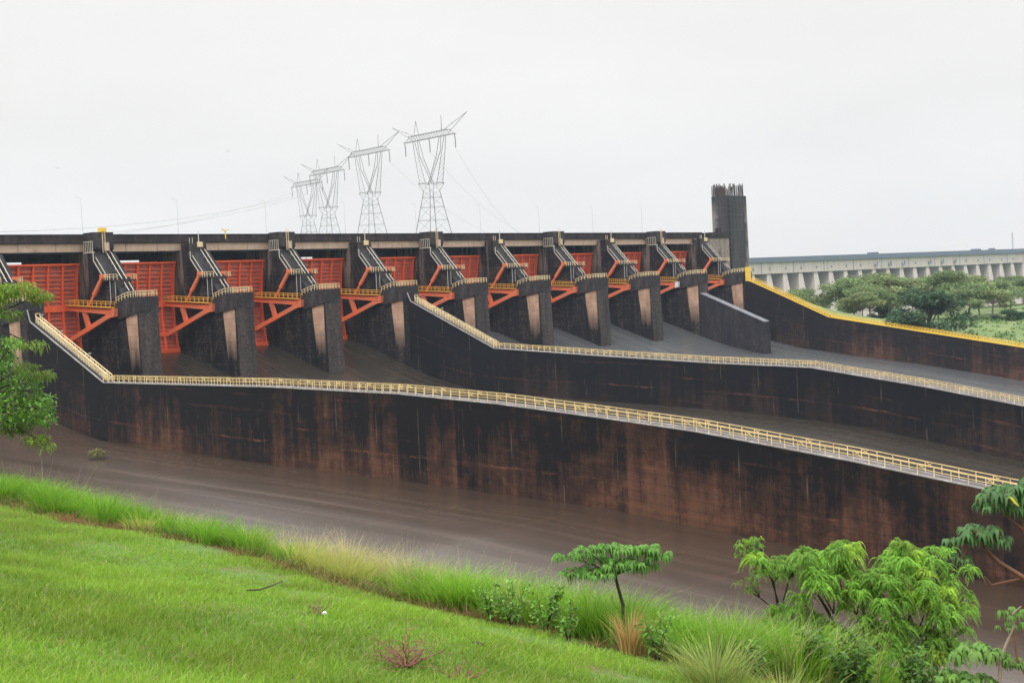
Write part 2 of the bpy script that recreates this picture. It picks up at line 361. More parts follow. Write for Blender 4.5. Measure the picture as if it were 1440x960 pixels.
M['orange_arm'] = flat_mat('sunbleached_orange_paint', (0.74, 0.15, 0.055), .2, .5, .6, dirt=(0.44, 0.17, 0.10))
M['white_patch'] = flat_mat('white_primer', (0.7, 0.68, 0.66), .1)
M['cream'] = flat_mat('cream_rail_paint', (0.64, 0.52, 0.30), .25, 1.2, .6, dirt=(0.40, 0.28, 0.14))
M['cream2'] = flat_mat('yellow_rail_paint', (0.70, 0.53, 0.24), .3, 1.2, .6, dirt=(0.42, 0.27, 0.11))
M['yellow'] = flat_mat('bright_yellow_paint', (0.72, 0.47, 0.045), .15)
M['amber'] = flat_mat('amber_walkway_paint', (0.60, 0.30, 0.035), .2)
M['whiterail'] = flat_mat('pale_rail_paint', (0.52, 0.48, 0.40), .2)
M['galv'] = flat_mat('galvanised_steel', (0.42, 0.42, 0.43), .2, 3, .5)
M['pylon'] = flat_mat('hazed_lattice_steel', (0.19, 0.195, 0.205), .15, .1, .6)  # grey lightened to carry distance haze in the colour
M['wire'] = flat_mat('aluminium_cable', (0.40, 0.40, 0.41), .1)
M['insul'] = flat_mat('insulator_glass', (0.12, 0.12, 0.13), .1)
M['floor'] = floor_material('wet_chute_concrete')
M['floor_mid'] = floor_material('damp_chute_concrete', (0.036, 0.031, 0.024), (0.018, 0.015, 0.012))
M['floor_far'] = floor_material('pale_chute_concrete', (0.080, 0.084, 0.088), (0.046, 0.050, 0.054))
M['bark'] = flat_mat('dark_bark', (0.035, 0.024, 0.018), .4, 9, .85)
M['bark_red'] = flat_mat('reddish_bark', (0.14, 0.062, 0.035), .4, 9, .8)
M['bark_pale'] = flat_mat('pale_bark', (0.24, 0.19, 0.15), .3, 9, .85)
M['leaf'] = leaf_mat('leaf_tissue'); M['grass'] = leaf_mat('grass_blade', .4, .5); M['farleaf'] = leaf_mat('distant_leaf', .35, .7)

# ------------------------------------------------------------------ ground, chutes, banks (setting)
def struct(o, name=None): o['kind'] = 'structure'; return o
MB(dam=False).add([(-6000, -3000, -62), (6000, -3000, -62), (6000, 9000, -62), (-6000, 9000, -62)], [(0, 1, 2, 3)]).build('ground', flat_mat('valley_scrub', (0.07, 0.12, 0.03), .4, .01, .9))['kind'] = 'structure'
OGEE = [(-36, -10.9), (-22, -10.9), (-16, -12.2), (-10, -14.2), (0, -17.6), (10, -20.7), (20, -22.9), (28, -24.0)]
F0 = OGEE + [(61, -25.3), (103, -26.4), (143, -27.8), (172, -30.2), (197, -32.0), (280, -40)]
F1 = OGEE + [(79, -25.9), (100, -26.9), (125, -29.0), (155, -34.0), (280, -55)]
F2 = OGEE + [(39, -25.6), (62, -28.3), (92.5, -32.9), (150, -41), (280, -58)]
def chute(name, u0, u1, prof, mat, v1):
    vs = sorted(set([q[0] for q in prof if q[0] < v1] + list(np.arange(-36, v1, 4.0)) + [v1])); b = MB()
    us = np.linspace(u0, u1, 5)
    pts = [(u, v, lerp_prof(prof, v)) for v in vs for u in us]; n = len(us)
    b.add(pts, [(i * n + j, i * n + j + 1, (i + 1) * n + j + 1, (i + 1) * n + j) for i in range(len(vs) - 1) for j in range(n - 1)])
    o = b.build(name, mat, smooth=True); o.location = Wd(0, 0); o.rotation_euler = (0, 0, ROT)
    for p in o.data.polygons:
        pass
    struct(o); return o
chute('spillway_chute_floor', -104, -4.0, F0, M['floor'], 280)
chute('spillway_chute_floor', -3.0, 98, F1, M['floor_mid'], 260)
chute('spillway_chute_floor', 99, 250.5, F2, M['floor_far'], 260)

# hillside the camera stands on
def hill(du, v):
    z = -1.65 - 0.22 * du - 0.045 * (v - OV)
    z -= 0.42 * np.logaddexp(0, (du - 12.2) * 2.0) / 2.0
    z = np.where(du < -25, z + .22 * (du + 25) * .8, z)
    z = z + 0.05 * np.sin(du * 1.3 + v * .4) + 0.04 * np.sin(du * .6 - v * .9 + 1)
    return z
def ground_mat():
    m = NT('lawn_soil'); v = m.coord(); n = m.noise(v, 1.2, 6, .65); n2 = m.noise(v, 9, 4, .7)
    c = m.mix(m.step(n2, .35, .65), (0.045, 0.10, 0.008), (0.085, 0.165, 0.014)); c = m.mix(m.math('MULTIPLY', m.step(n, .5, .66), .7), c, (0.13, 0.075, 0.035))
    q = m.sepv(v)     # bare red earth along the foot of the long grass
    e = m.math('ADD', m.math('SUBTRACT', q[0], OU + 10.75), m.math('MULTIPLY', m.math('SUBTRACT', n, .5), 1.6))
    c = m.mix(m.math('MULTIPLY', m.step(e, -.05, .3), .9), c, (0.10, 0.045, 0.022))
    m.base(c); m.rough(.95); m.bump(n2, .05, .8); return m.m
dus = np.concatenate([np.arange(-60, -4, 4), np.arange(-4, 16, .5), np.arange(16, 36.1, 2)]); vs = np.concatenate([np.arange(40, 210, 6), np.arange(210, 275, .6), np.arange(275, 400, 8)])
DU, VV = np.meshgrid(dus, vs, indexing='ij'); ZZ = hill(DU, VV)
pts = np.stack([DU + OU, -VV, ZZ], -1).reshape(-1, 3); ny = len(vs)
I, J = np.meshgrid(np.arange(len(dus) - 1), np.arange(ny - 1), indexing='ij')
FF = np.stack([I * ny + J, I * ny + J + 1, (I + 1) * ny + J + 1, (I + 1) * ny + J], -1).reshape(-1, 4)[:, ::-1]
o = np_mesh('grass_bank', pts, FF, ground_mat(), smooth=True); o.location = Wd(0, 0); o.rotation_euler = (0, 0, ROT); struct(o)
# bank beyond the right-hand chute wall
D3T = [(-30, -2.0), (2.7, -2.0), (14.5, -7.1), (30.9, -14.3), (62.8, -19.5), (92.8, -24.3), (150, -33), (280, -52)]
def far_bank(u, v):
    edge = lerp_prof(D3T, v) - 2.4
    t = min(1, max(0, (u - 253) / 70.0)); t = t * t * (3 - 2 * t)
    z = edge * (1 - t) + (-18.5 + 1.2 * math.sin(u * .03) + .8 * math.sin(v * .05)) * t
    d = Wd(u, v).length
    k = min(1, max(0, (d - 690) / 130.0)); k = k * k * (3 - 2 * k)
    return z * (1 - k) - 61.5 * k
us = np.concatenate([np.arange(253.2, 340, 6), np.arange(340, 900, 14)]); vs = np.concatenate([np.arange(-30, 120, 5), np.arange(120, 420, 15)])
pts = [(u, -v, far_bank(u, v)) for u in us for v in vs]; ny = len(vs)
FF = [(i * ny + j, i * ny + j + 1, (i + 1) * ny + j + 1, (i + 1) * ny + j)[::-1] for i in range(len(us) - 1) for j in range(ny - 1)]
m = NT('meadow_grass'); v = m.coord(); c = m.mix(m.step(m.noise(v, .03, 6, .7), .38, .62), (0.085, 0.125, 0.035), (0.145, 0.195, 0.06)); c = m.mix(m.math('MULTIPLY', m.step(m.noise(v, .25, 5, .7), .52, .66), .6), c, (0.05, 0.11, 0.02)); m.base(c); m.rough(.95)
o = np_mesh('meadow_ground', pts, FF, m.m, smooth=True); o.location = Wd(0, 0); o.rotation_euler = (0, 0, ROT); struct(o)
# ridge the pylons stand on
b = MB(dam=False); gx, gy = np.arange(-420, 60, 20), np.arange(480, 1000, 20)
def ridge(x, y): return -62 + 71 * math.exp(-(((x + 150) / 200) ** 4)) * math.exp(-(((y - 730) / 210) ** 4))
b.add([(x, y, ridge(x, y)) for x in gx for y in gy], [(i * len(gy) + j, i * len(gy) + j + 1, (i + 1) * len(gy) + j + 1, (i + 1) * len(gy) + j) for i in range(len(gx) - 1) for j in range(len(gy) - 1)])
struct(b.build('hill', m.m, smooth=True))

# ------------------------------------------------------------------ spillway piers
def pier(tall):
    r = dam_empty('spillway_pier', 0)
    top = 12.3 if tall else 13.9
    body = [(0, 1.9), (.9, -28), (-33, -28), (-33, 12.3), (-19.6, 12.3), (-19.6, top), (-16.4, top), (-16.2, 11.0), (-11.6, 6.1), (-9.4, 6.1), (-9.4, 1.9)]
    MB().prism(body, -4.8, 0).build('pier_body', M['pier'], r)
    blk = [(.15, 2.05), (-3, 1.95), (-5.5, 1.45), (-7.8, .84), (-7.1, -2.5), (.15, -1.3)]
    MB().prism(blk, -5.15, .25).build('trunnion_block', M['block'], r)
    # covered stair: upper slab, lower slab
    MB().prism([(-16.3, 11.9), (-10.7, 5.95), (-11.7, 5.95), (-16.9, 11.2)], -5.3, .7).build('upper_ramp', M['ramp'], r)
    MB().prism([(-11.2, 6.2), (-7.6, 2.5), (-7.6, 1.9), (-9.2, 1.9), (-11.8, 5.5)], -3.6, .45).build('lower_ramp', M['ramp'], r)
    # stair: treads between pale stringer rails
    st = MB()
    for i in range(26):
        t = (i + .5) / 26; v = -16.2 + t * 8.5; h = 11.95 - t * 8.95
        st.box(-1.65, -.75, v - .14, v + .14, h + .05, h + .13)
    st.build('stair', M['under'], r)
    for u in (-1.75, -.65):
        hr = MB()
        hr.bar((u, -16.3, 12.55), (u, -7.7, 3.5), .13, .13)
        for i in range(8):
            t = i / 7; hr.bar((u, -16.3 + 8.6 * t, 11.9 - 9.05 * t), (u, -16.3 + 8.6 * t, 12.5 - 9.05 * t), .06)
        hr.build('stair_rail', M['whiterail'], r)
    lr = MB(); lr.bar((-5.35, -15.2, 12.0), (-5.35, -15.2, 10.3), .13); lr.bar((-5.35, -15.2, 10.3), (-5.35, -11.4, 6.3), .15); lr.bar((-4.9, -15.0, 11.0), (-4.9, -11.2, 7.0), .09)
    lr.build('side_rail', M['whiterail'], r)
    MB().box(-5.6, -3.6, -12.0, -8.9, 5.7, 5.93).build('landing', M['block'], r); MB().box(.3, 1.0, -11.8, -9.2, 5.7, 5.93).build('landing', M['block'], r)
    MB().rail([(-3.7, -8.95, 5.95), (-5.5, -8.95, 5.95), (-5.5, -11.6, 5.95)], 1.15, 1.0, .11).build('landing_rail', M['cream'], r)
    MB().rail([(.45, -9.0, 5.9), (.95, -9.0, 5.9), (.95, -11.6, 5.9)], 1.1, .9, .11).build('landing_rail', M['cream'], r)
    for u, v in ((-5.4, -9.1), (-4.2, -9.1)): MB().bar((u, v, 1.0), (u, v, 5.7), .1).build('landing_post', M['galv'], r)
    MB().rail([(-.1, -7.2, 2.0), (.1, -.15, 2.1), (-5.0, -.15, 2.1), (-5.05, -3, 2.0), (-5.05, -5.5, 1.5), (-5.05, -7.7, .9)], 1.15, 1.05, .12, (.5,)).build('platform_rail', M['cream'], r)
    if tall:
        MB().prism([(-19.7, 11.9), (-19.7, 16.42), (-15.6, 16.42), (-15.6, 13.0), (-16.6, 11.9)], -4.85, .05).build('pier_head', M['block'], r)
        lad = MB()
        for u in (-2.75, -2.1): lad.bar((u, -15.45, 12.0), (u, -15.45, 17.3), .11)
        for i in range(14): lad.bar((-2.75, -15.45, 12.2 + .34 * i), (-2.1, -15.45, 12.2 + .34 * i), .06)
        lad.build('ladder', M['cream'], r)
        MB().box(-2.4, -1.3, -15.58, -15.2, 12.4, 14.2).build('ladder_box', M['girder'], r)
        MB().rail([(-5.0, -19.4, 12.1), (-5.0, -15.9, 12.1)], 2.4, .75, .1, (.0,)).bar((-5.0, -19.6, 12.1), (-5.0, -15.2, 12.1), .16).build('cage_rail', M['whiterail'], r)
    else:
        MB().box(-2.6, -1.4, -16.3, -15.7, 13.0, 14.2).build('cabinet', M['cream'], r)
        MB().bar((-2.1, -16.3, 13.9), (-2.1, -16.3, 16.6), .14).bar((-4.4, -16.6, 13.9), (-4.4, -16.6, 15.2), .1).bar((-3.6, -16.6, 13.9), (-3.6, -16.6, 15.2), .1).build('post', M['whiterail'], r)
    return r
NTH = ['', 'second', 'third', 'fourth', 'fifth', 'sixth', 'seventh', 'eighth', 'ninth', 'tenth', 'eleventh']
PL = ['leftmost spillway pier with a tan flank, behind the leafy branches at the left edge',
      'second pier from the left, nearest one seen whole, with yellow capped ladder head',
      'third pier from the left, low headed, beside a white sky gap above the gate',
      'fourth pier from the left, tall ladder head, below the leftmost pair of pylons',
      'fifth pier from the left, where the sloping middle dividing wall begins',
      'sixth pier from the left, tall headed, rising below the largest pylon',
      'seventh pier from the left, low headed, just right of the pylons',
      'eighth pier from the left, tall headed, with tan flank above the dark chute',
      'ninth pier from the left, its neighbour gate arm has a white patch',
      'tenth pier from the left, from which the short plain splitter wall descends',
      'rightmost pier beside the tower, where the yellow railed wall begins']
pr_t, pr_s = pier(True), pier(False); first = {True: pr_t, False: pr_s}
PK = [54.5, 214.5, 355, 478, 588, 684, 773.5, 854.3, 928, 993, 1053.5]
def u_from_px(x):            # where the pier's downstream corner sits along the dam
    lo, hi = -60., 400.
    for _ in range(50):
        mid = (lo + hi) / 2; w = Wd(mid, 0, 2.2); d = w.dot(FWD); a = F_PX * w.x / d; bb = -F_PX * w.dot(UP0) / d
        if 720 + a * cr + bb * sr < x: lo = mid
        else: hi = mid
    return lo
PU = [k * P for k in range(11)]
PU[1] = P * 1.03
for k in range(11):
    tall = k % 2 == 1
    o = first.pop(tall) if tall in first else copy_tree(pr_t if tall else pr_s)
    o.location = Wd(PU[k], 0); tag(o, PL[k], 'pier', 'spillway piers along the dam')
    o['plan'] = k
for q in list(COL.objects):
    if 'plan' in q: del q['plan']
p1 = [q for q in COL.objects if q.get('label') == PL[1]][0]
MB().box(-3.1, -1.7, -16.6, -15.3, 16.45, 17.35).build('ladder_cage', M['yellow'], p1)

# ------------------------------------------------------------------ radial gates
GW = 20.6; HC, RR = -.5, 45.0
def gv(h): return -23.9 + RR - math.sqrt(RR * RR - (h - HC) ** 2)
def gate(patch=False):
    r = dam_empty('radial_gate', 0); hs = np.linspace(-10.95, 9.95, 25)
    b = MB(); n = len(hs)
    pts = [(u, gv(h) - d, h) for d in (0, .25) for h in hs for u in (.05, GW - .05)]
    fs = []
    for d in (0, 1):
        for i in range(n - 1): a = d * 2 * n + i * 2; fs.append((a, a + 1, a + 3, a + 2))
    for i in range(n - 1):
        for j in (0, 1): fs.append((i * 2 + j, (i + 1) * 2 + j, 2 * n + (i + 1) * 2 + j, 2 * n + i * 2 + j))
    fs += [(0, 1, 2 * n + 1, 2 * n), (2 * n - 2, 2 * n - 1, 4 * n - 1, 4 * n - 2)]
    b.add(pts, fs).build('skin_plate', M['panel'], r)
    for u in np.linspace(.35, GW - .35, 7):
        ribs = MB()
        for i in range(n - 1):
            h0, h1 = hs[i], hs[i + 1]
            ribs.prism([(gv(h0) + .002, h0), (gv(h1) + .002, h1), (gv(h1) + .75, h1), (gv(h0) + .75, h0)], u - .24, u + .24)
        ribs.build('vertical_stiffener', M['orange'], r)
    hz = MB()
    for i, h in enumerate(np.linspace(-10.4, 9.3, 22)):
        hz.box(.06, GW - .06, gv(h), gv(h) + .42, h - .1, h + .1)
    hz.box(.04, GW - .04, gv(9.9) - .2, gv(9.9) + .95, 9.6, 10.0)
    hz.box(.04, GW - .04, gv(-10.7) - .2, gv(-10.7) + .8, -10.93, -9.9)
    hz.box(.06, GW - .06, gv(.3), gv(.3) + .85, -.4, .9).box(.06, GW - .06, gv(-6.6), gv(-6.6) + .85, -7.1, -6.1)
    hz.build('cross_girders', M['orange'], r)
    for sgn, ut, ua in ((1, GW - .75, GW - 2.6), (-1, .75, 2.6)):
        t = (ut, -7.3, -1.0)
        ua_b = MB().bar(t, (ua, -22.9, .35), .75, 1.05).build('upper_arm', M['orange_arm'], r)
        MB().bar(t, (ua, -22.9, -6.7), .75, 1.0).build('lower_arm', M['orange_arm'], r)
        MB().bar((ut - sgn * 1.15, -17.8, 0.0), (ut - sgn * 1.1, -16.2, -4.2), .6, 1.15).build('arm_strut', M['orange_arm'], r)
        MB().prism([(-7.0, -.2), (-9.6, -.1), (-10.6, -1.2), (-9.4, -2.1), (-7.2, -1.9)], ut - .5, ut + .5).build('trunnion_hub', M['orange_arm'] if not patch or sgn < 0 else M['white_patch'], r)
        wk = MB(); a, e = Vector((ut - sgn * .2, -8.0, .05)), Vector((ua - sgn * .2, -22.6, 1.0))
        wk.bar(a, e, 1.3, .2); wk = wk.build('walkway', M['amber'], r)
        rl = MB()
        for du in (-.55, .55): rl.rail([a + Vector((du, 0, .15)), e + Vector((du, 0, .15))], 1.05, 1.5, .075)
        rl.build('walkway_rail', M['amber'], wk)
        cy = MB(); p0, p1_ = Vector((GW + .05 - .55 if sgn > 0 else .55, -11.9, 6.6)), Vector((ut - sgn * .9, -16.2, .7))
        cy.tube([p0, p0.lerp(p1_, .62)], .48, 10); cy.tube([p0.lerp(p1_, .6), p1_], .26, 8); cy.box(p0.x - .55, p0.x + .55, p0.y - .4, p0.y + .6, p0.z - .25, p0.z + .6)
        cy.build('hoist_cylinder', M['orange_arm'], r)
    return r
g0 = gate(); g1 = gate(True)
GL = ['second from left orange gate, its lower half crossed by the near stair railing', 'orange gate between the second and third piers, its whole foot visible',
      'orange gate between the third and fourth piers from the left', 'orange gate between the fourth and fifth piers, left of the middle wall',
      'orange gate between the fifth and sixth piers, behind the middle stair railing', 'orange gate between the sixth and seventh piers from the left',
      'orange gate between the seventh and eighth piers from the left', 'orange gate between the eighth and ninth piers from the left',
      'orange gate with a white patch on its arm joint, ninth pier right side', 'smallest orange gate, last one before the rightmost pier']
GL[0] = 'leftmost orange gate, large, partly crossed by leafy branches and the near stair railing'
used = False
for k in range(10):
    if k == 8: o = g1
    elif not used: o = g0; used = True
    else: o = copy_tree(g0)
    o.location = Wd(PU[k], 0); o.scale = ((PU[k + 1] - PU[k] - 4.8) / GW, 1, 1)
    tag(o, GL[k], 'spillway gate', 'orange gates between the piers')

# ------------------------------------------------------------------ service bridge on the piers
br = dam_empty('service_bridge', 0); tag(br, 'long flat road bridge with dark parapet and tan girders across the pier tops', 'bridge')
UL, UR = -30.0, 255.2
MB().box(UL, UR, -20.0, -19.7, 14.3, 16.05).box(UL, UR, -30.5, -30.2, 14.3, 16.05).build('parapet', M['parapet'], br)
MB().box(UL, UR, -30.18, -20.02, 14.22, 14.9).build('road_deck', M['under'], br)
MB().box(UL, UR, -20.25, -19.55, 16.052, 16.2).build('parapet_cap', M['parapet'], br)
MB().box(UL, UR, -30.1, -29.2, 10.75, 14.2).build('rear_beam', M['under'], br)
for k in range(-1, 10):
    a, e = (PU[k] if k >= 0 else -25.4) - 2.35, PU[k + 1] - 2.45
    g = MB(); w = (e - a) / 3
    for i in range(3): g.box(a + i * w + (.06 if i else 0), a + (i + 1) * w - (.06 if i < 2 else 0), -20.6, -20.25, 12.42, 14.2)
    g.build('girder', M['girder'], br); a += 2.3; e -= 2.3
    MB().box(a, e, -20.7, -20.2, 12.1, 12.4).build('girder_flange', M['under'], br)
    a -= 2.3; e += 2.3
    if k >= 0:
        f = (.42, .25, .42, .2, .75, .8, .8, .8, .8, .8)[k]
        MB().box(a + (e - a) * (1 - f) if f < .7 else a, e, -31.2, -30.6, 8.2, 14.1).build('stoplog_panel', M['under'], br)
LP = ['second', 'third', 'fourth', 'fifth', 'sixth', 'seventh', 'eighth', 'ninth', 'tenth']
def lamp_post():
    r = dam_empty('lamp_post', 0); MB().tube([(0, 0, 0), (0, 0, 5), (0, 0, 9.2)], [.055, .045, .03], 6).build('pole', M['galv'], r)
    a = MB().tube([(0, 0, 9.1), (-.5, .1, 9.5), (-1.0, .15, 9.55)], .03, 5).build('arm', M['galv'], r)
    MB().box(-1.4, -1.0, .08, .2, 9.52, 9.58).build('lamp_head', M['galv'], a)
    return r
lp = lamp_post()
for i in range(9):
    o = lp if i == 0 else copy_tree(lp)
    o.location = Wd(PU[i + 1] - 3.2, -22.5, 14.9)
    tag(o, 'thin street lamp on the bridge above the %s pier from the left' % LP[i], 'street lamp', 'lamp posts along the bridge')
# yellow hoist arm on the bridge
hv = dam_empty('hoist', PU[2] + 0, -25, 14.9); hv.location = at(317, 330, 325) ; hv.location.z = 14.9
tag(hv, 'small yellow hoist frame peeping over the bridge parapet near the third pier', 'hoist')
MB().bar((0, 0, 0), (0, 0, 1.9), .16).build('mast', M['yellow'], hv); MB().bar((-1.1, 0, 2.2), (0, 0, 1.85), .2).bar((0, 0, 1.85), (1.1, 0, 2.15), .2).build('boom', M['yellow'], hv)

# ------------------------------------------------------------------ dividing walls
def strip_wall(root, tops, foot, u0, w, mat, cope_mat, name='wall_body', batter=.02):
    """wall along v; near face at u0, UV in metres (x along, y above the foot)"""
    vs = sorted(set([t[0] for t in tops] + list(np.arange(tops[0][0], tops[-1][0], 3.0))))
    b = MB()
    for v0, v1 in zip(vs, vs[1:]):
        a0, a1 = lerp_prof(tops, v0), lerp_prof(tops, v1); f0, f1 = lerp_prof(foot, v0), lerp_prof(foot, v1)
        k0, k1 = f0 - 6, f1 - 6
        b.add([(u0, v0, a0), (u0, v1, a1), (u0 - batter * 8, v1, k1), (u0 - batter * 8, v0, k0)], [(0, 1, 2, 3)], [(v0, a0 - f0), (v1, a1 - f1), (v1, -6), (v0, -6)])
        b.add([(u0 + w, v0, a0), (u0 + w, v1, a1), (u0 + w, v1, k1), (u0 + w, v0, k0)], [(3, 2, 1, 0)], [(v0 + 50, a0 - f0), (v1 + 50, a1 - f1), (v1 + 50, -6), (v0 + 50, -6)])
        b.add([(u0, v0, a0), (u0 + w, v0, a0), (u0 + w, v1, a1), (u0, v1, a1)], [(0, 1, 2, 3)], [(v0, 9), (v0, 9 + w), (v1, 9 + w), (v1, 9)])
    for v in (vs[0], vs[-1]):
        a, f_ = lerp_prof(tops, v), lerp_prof(foot, v) - 6
        b.add([(u0, v, a), (u0 + w, v, a), (u0 + w, v, f_), (u0, v, f_)], [(0, 1, 2, 3)], [(v, a - f_), (v + w, a - f_), (v + w, 0), (v, 0)])
    b.build(name, mat, root, uv=True, recalc=False)
    return vs
D1T = [(3.0, .2), (3.9, -2.1), (28.8, -13.45), (77.3, -13.6), (106.8, -14.2), (126, -15.2), (143, -16.5), (158, -17.8), (178.3, -20.3), (193, -22.4), (280, -34)]
D2T = [(1.5, .2), (2.6, -2.0), (30.0, -13.7), (62.9, -15.6), (90.7, -17.05), (113.7, -17.9), (137, -21.3), (155.2, -24.4), (260, -43)]
def pts_top(T, u, v0, v1, dz=0.0):
    vs = [v0] + [t[0] for t in T if v0 < t[0] < v1] + [v1]
    return [(u, v, lerp_prof(T, v) + dz) for v in vs]
def divider(name, u_left, T, foot, mat, vend, label, w=1.95, mats=('cream', 'cream2')):
    r = dam_empty(name, u_left, 0); tag(r, label, 'wall')
    T = [t for t in T if t[0] < vend] + [(vend, lerp_prof(T, vend))]
    strip_wall(r, T, foot, 0, w, mat, None)
    vb = T[2][0]
    c = MB()
    for du in (-.12, w - .23):                       # pale edge beams along both sides of the crest
        q = pts_top(T, 0, vb, vend)
        for a, b in zip(q, q[1:]): c.prism([(a[1], a[2] + .004), (b[1], b[2] + .004), (b[1], b[2] + .15), (a[1], a[2] + .15)], du, du + .26)
    c.build('coping', M['coping'], r)
    wk = MB(); q = pts_top(T, 0, vb, vend)
    for a, b in zip(q, q[1:]): wk.prism([(a[1], a[2] + .004), (b[1], b[2] + .004), (b[1], b[2] + .1), (a[1], a[2] + .1)], .235, w - .24)
    wk.build('walkway', M['walk'], r)
    # stair flight down from the pier
    v0 = T[1][0]; n = 60; sm = MB()
    for i in range(n):
        a = v0 + (vb - v0) * i / n; e = v0 + (vb - v0) * (i + 1) / n; h = lerp_prof(T, a)
        sm.box(.75, w - .1, a, e, h - .5, h + .06)
    sm.build('stair', M['stairgrey'], r)
    ed = MB(); q = pts_top(T, 0, T[0][0], vb)
    for a, b in zip(q, q[1:]): ed.bar((-.05, a[1], a[2] + .15), (-.05, b[1], b[2] + .15), .2, .22)
    ed.build('stair_edge', M['coping'], r)
    rl = MB()
    for du in (.9, w - .15): rl.rail(pts_top(T, du, v0 + .5, vb, .05), 1.35, .95, .13, (.55, .28), 2)
    rl.rail([(.9, v0 + .5, lerp_prof(T, v0 + .5)), (w - .15, v0 + .5, lerp_prof(T, v0 + .5))], 1.9, 1.2, .13)
    rl.build('stair_railing', M[mats[0]], r)
    for du in (.06, w - .06):
        MB().rail(pts_top(T, du, vb - .2, vend,   .15), 1.1, 1.75, .075, (.55,), 4).build('railing', M[mats[1]], r)
    lt = MB()
    for t in (.02, .3, .68):
        v = v0 + .8 + (vb - v0) * t; h = lerp_prof(T, v); lt.bar((w - .1, v, h), (w - .1, v, h + 2.0), .1).box(w - .4, w + .1, v - .2, v + .2, h + 1.9, h + 2.15)
    lt.build('stair_lamp', M['coping'], r)
    return r
divider('dividing_wall', -4.85, D1T, F0, M['wall_near'], 240, 'nearest long dividing wall, rust streaked, with yellow railings curving to the right edge')
divider('dividing_wall', PU[4] - 4.85, D2T, F1, M['wall_mid'], 225, 'middle long dividing wall, near black, railings and stair descending from the fifth pier')
# right-hand chute wall with its dense yellow railing
D3W = [(1.0, -1.0), (2.7, -1.2), (14.5, -6.3), (30.9, -13.5), (62.8, -18.7), (92.8, -23.5), (150, -32.2), (220, -43)]
r3 = dam_empty('chute_side_wall', PU[10] - 4.8); tag(r3, 'farthest brown chute wall on the right, topped by a bright solid yellow railing', 'wall')
strip_wall(r3, D3W, F2, 0, 3.0, M['wall_far'], None)
rl = MB()
for du in (.15, 2.8):
    q = pts_top(D3W, du, 2.0, 220, .0); rl.rail(q, 1.05, 1.0, .12, (.62, .3, .08))
rl.build('railing', M['yellow'], r3)
MB().box(-.1, 3.0, .95, 1.15, -1.0, 3.6).build('railing_post', M['yellow'], r3)
c = MB(); q = pts_top(D3W, 0, 2.0, 220)
for a, b in zip(q, q[1:]): c.prism([(a[1], a[2] + .004), (b[1], b[2] + .004), (b[1], b[2] + .3), (a[1], a[2] + .3)], -.1, .12)
c.build('kerb', M['yellow'], r3)
# short splitter wall below the tenth pier
rs = dam_empty('splitter_wall', PU[9] - 4.8); tag(rs, 'short plain dark wall with a pale sloping top below the tenth pier', 'wall')
MB().prism([(.3, -4.2), (23.4, -13.6), (23.9, -34), (.3, -34)], -.02, 3.0).build('wall_body', M['splitter'], rs)
MB().prism([(.3, -4.19), (23.4, -13.59), (23.4, -13.45), (.3, -4.05)], -.1, 3.1).build('sloping_top', M['stairgrey'], rs)

# ------------------------------------------------------------------ tower with bare reinforcing bars
tw = dam_empty('unfinished_tower', 267.2, -16); tag(tw, 'tall dark unfinished concrete tower bristling with bare rods on top', 'tower')
TWp = [(0, 0), (11.2, 0), (11.2, -7.2), (0, -7.2)]
def frustum(b, x0, x1, v0, v1, h0, h1, fl=.0, x1b=None):
    p = [(x0 - fl, v0 - fl, h0), ((x1b or x1) + fl, v0 - fl, h0), ((x1b or x1) + fl, v1 + fl, h0), (x0 - fl, v1 + fl, h0), (x0, v0, h1), (x1, v0, h1), (x1, v1, h1), (x0, v1, h1)]
    return b.add(p, [(0, 1, 2, 3), (7, 6, 5, 4), (0, 4, 5, 1), (1, 5, 6, 2), (2, 6, 7, 3), (3, 7, 4, 0)])
def tower_mat():
    m = NT('tower_concrete_weathered'); o = m.coord(); q = m.sepv(o); bl = m.noise(o, .35, 7, .7); st = m.noise(m.coord('Object', (.6, .6, .07)), 1, 6, .7)
    c = m.mix(m.step(st, .36, .66), (0.014, 0.015, 0.020), (0.048, 0.045, 0.047))
    e1 = m.math('SUBTRACT', 1, m.step(m.math('ADD', m.math('SUBTRACT', 7.2, q[1]), m.math('MULTIPLY', m.math('SUBTRACT', bl, .5), 7)), .4, 2.2))
    e2 = m.step(m.math('ADD', q[0], m.math('MULTIPLY', m.math('SUBTRACT', bl, .5), 7)), 9.6, 11.2)
    e = m.math('MULTIPLY', m.math('MAXIMUM', e1, e2), m.step(m.math('SUBTRACT', 27.5, q[2]), 0, 5))
    c = m.mix(m.math('MULTIPLY', e, .8), c, (0.24, 0.205, 0.185))
    lj = m.math('SUBTRACT', 1, m.step(m.math('ABSOLUTE', m.math('SUBTRACT', m.math('FRACT', m.math('MULTIPLY', q[2], 1 / 2.6)), .5)), .012, .04))
    c = m.mix(m.math('MULTIPLY', lj, .25), c, (0.10, 0.09, 0.09)); m.base(c); m.rough(.85); m.bump(bl, .05, .4); return m.m
b = MB(); frustum(b, 0, 11.2, -7.4, -.45, -14, 28.7, 0, 12.2); b.build('tower_shaft', tower_mat(), tw)
jm = MB()
for i in range(17): jm.box(-.1, .25, -.5, -.2, -4 + i * 1.9, -4 + i * 1.9 + 1.3)
jm.build('corner_slot', M['under'], tw)
rb = MB()
rr = random.Random(3)
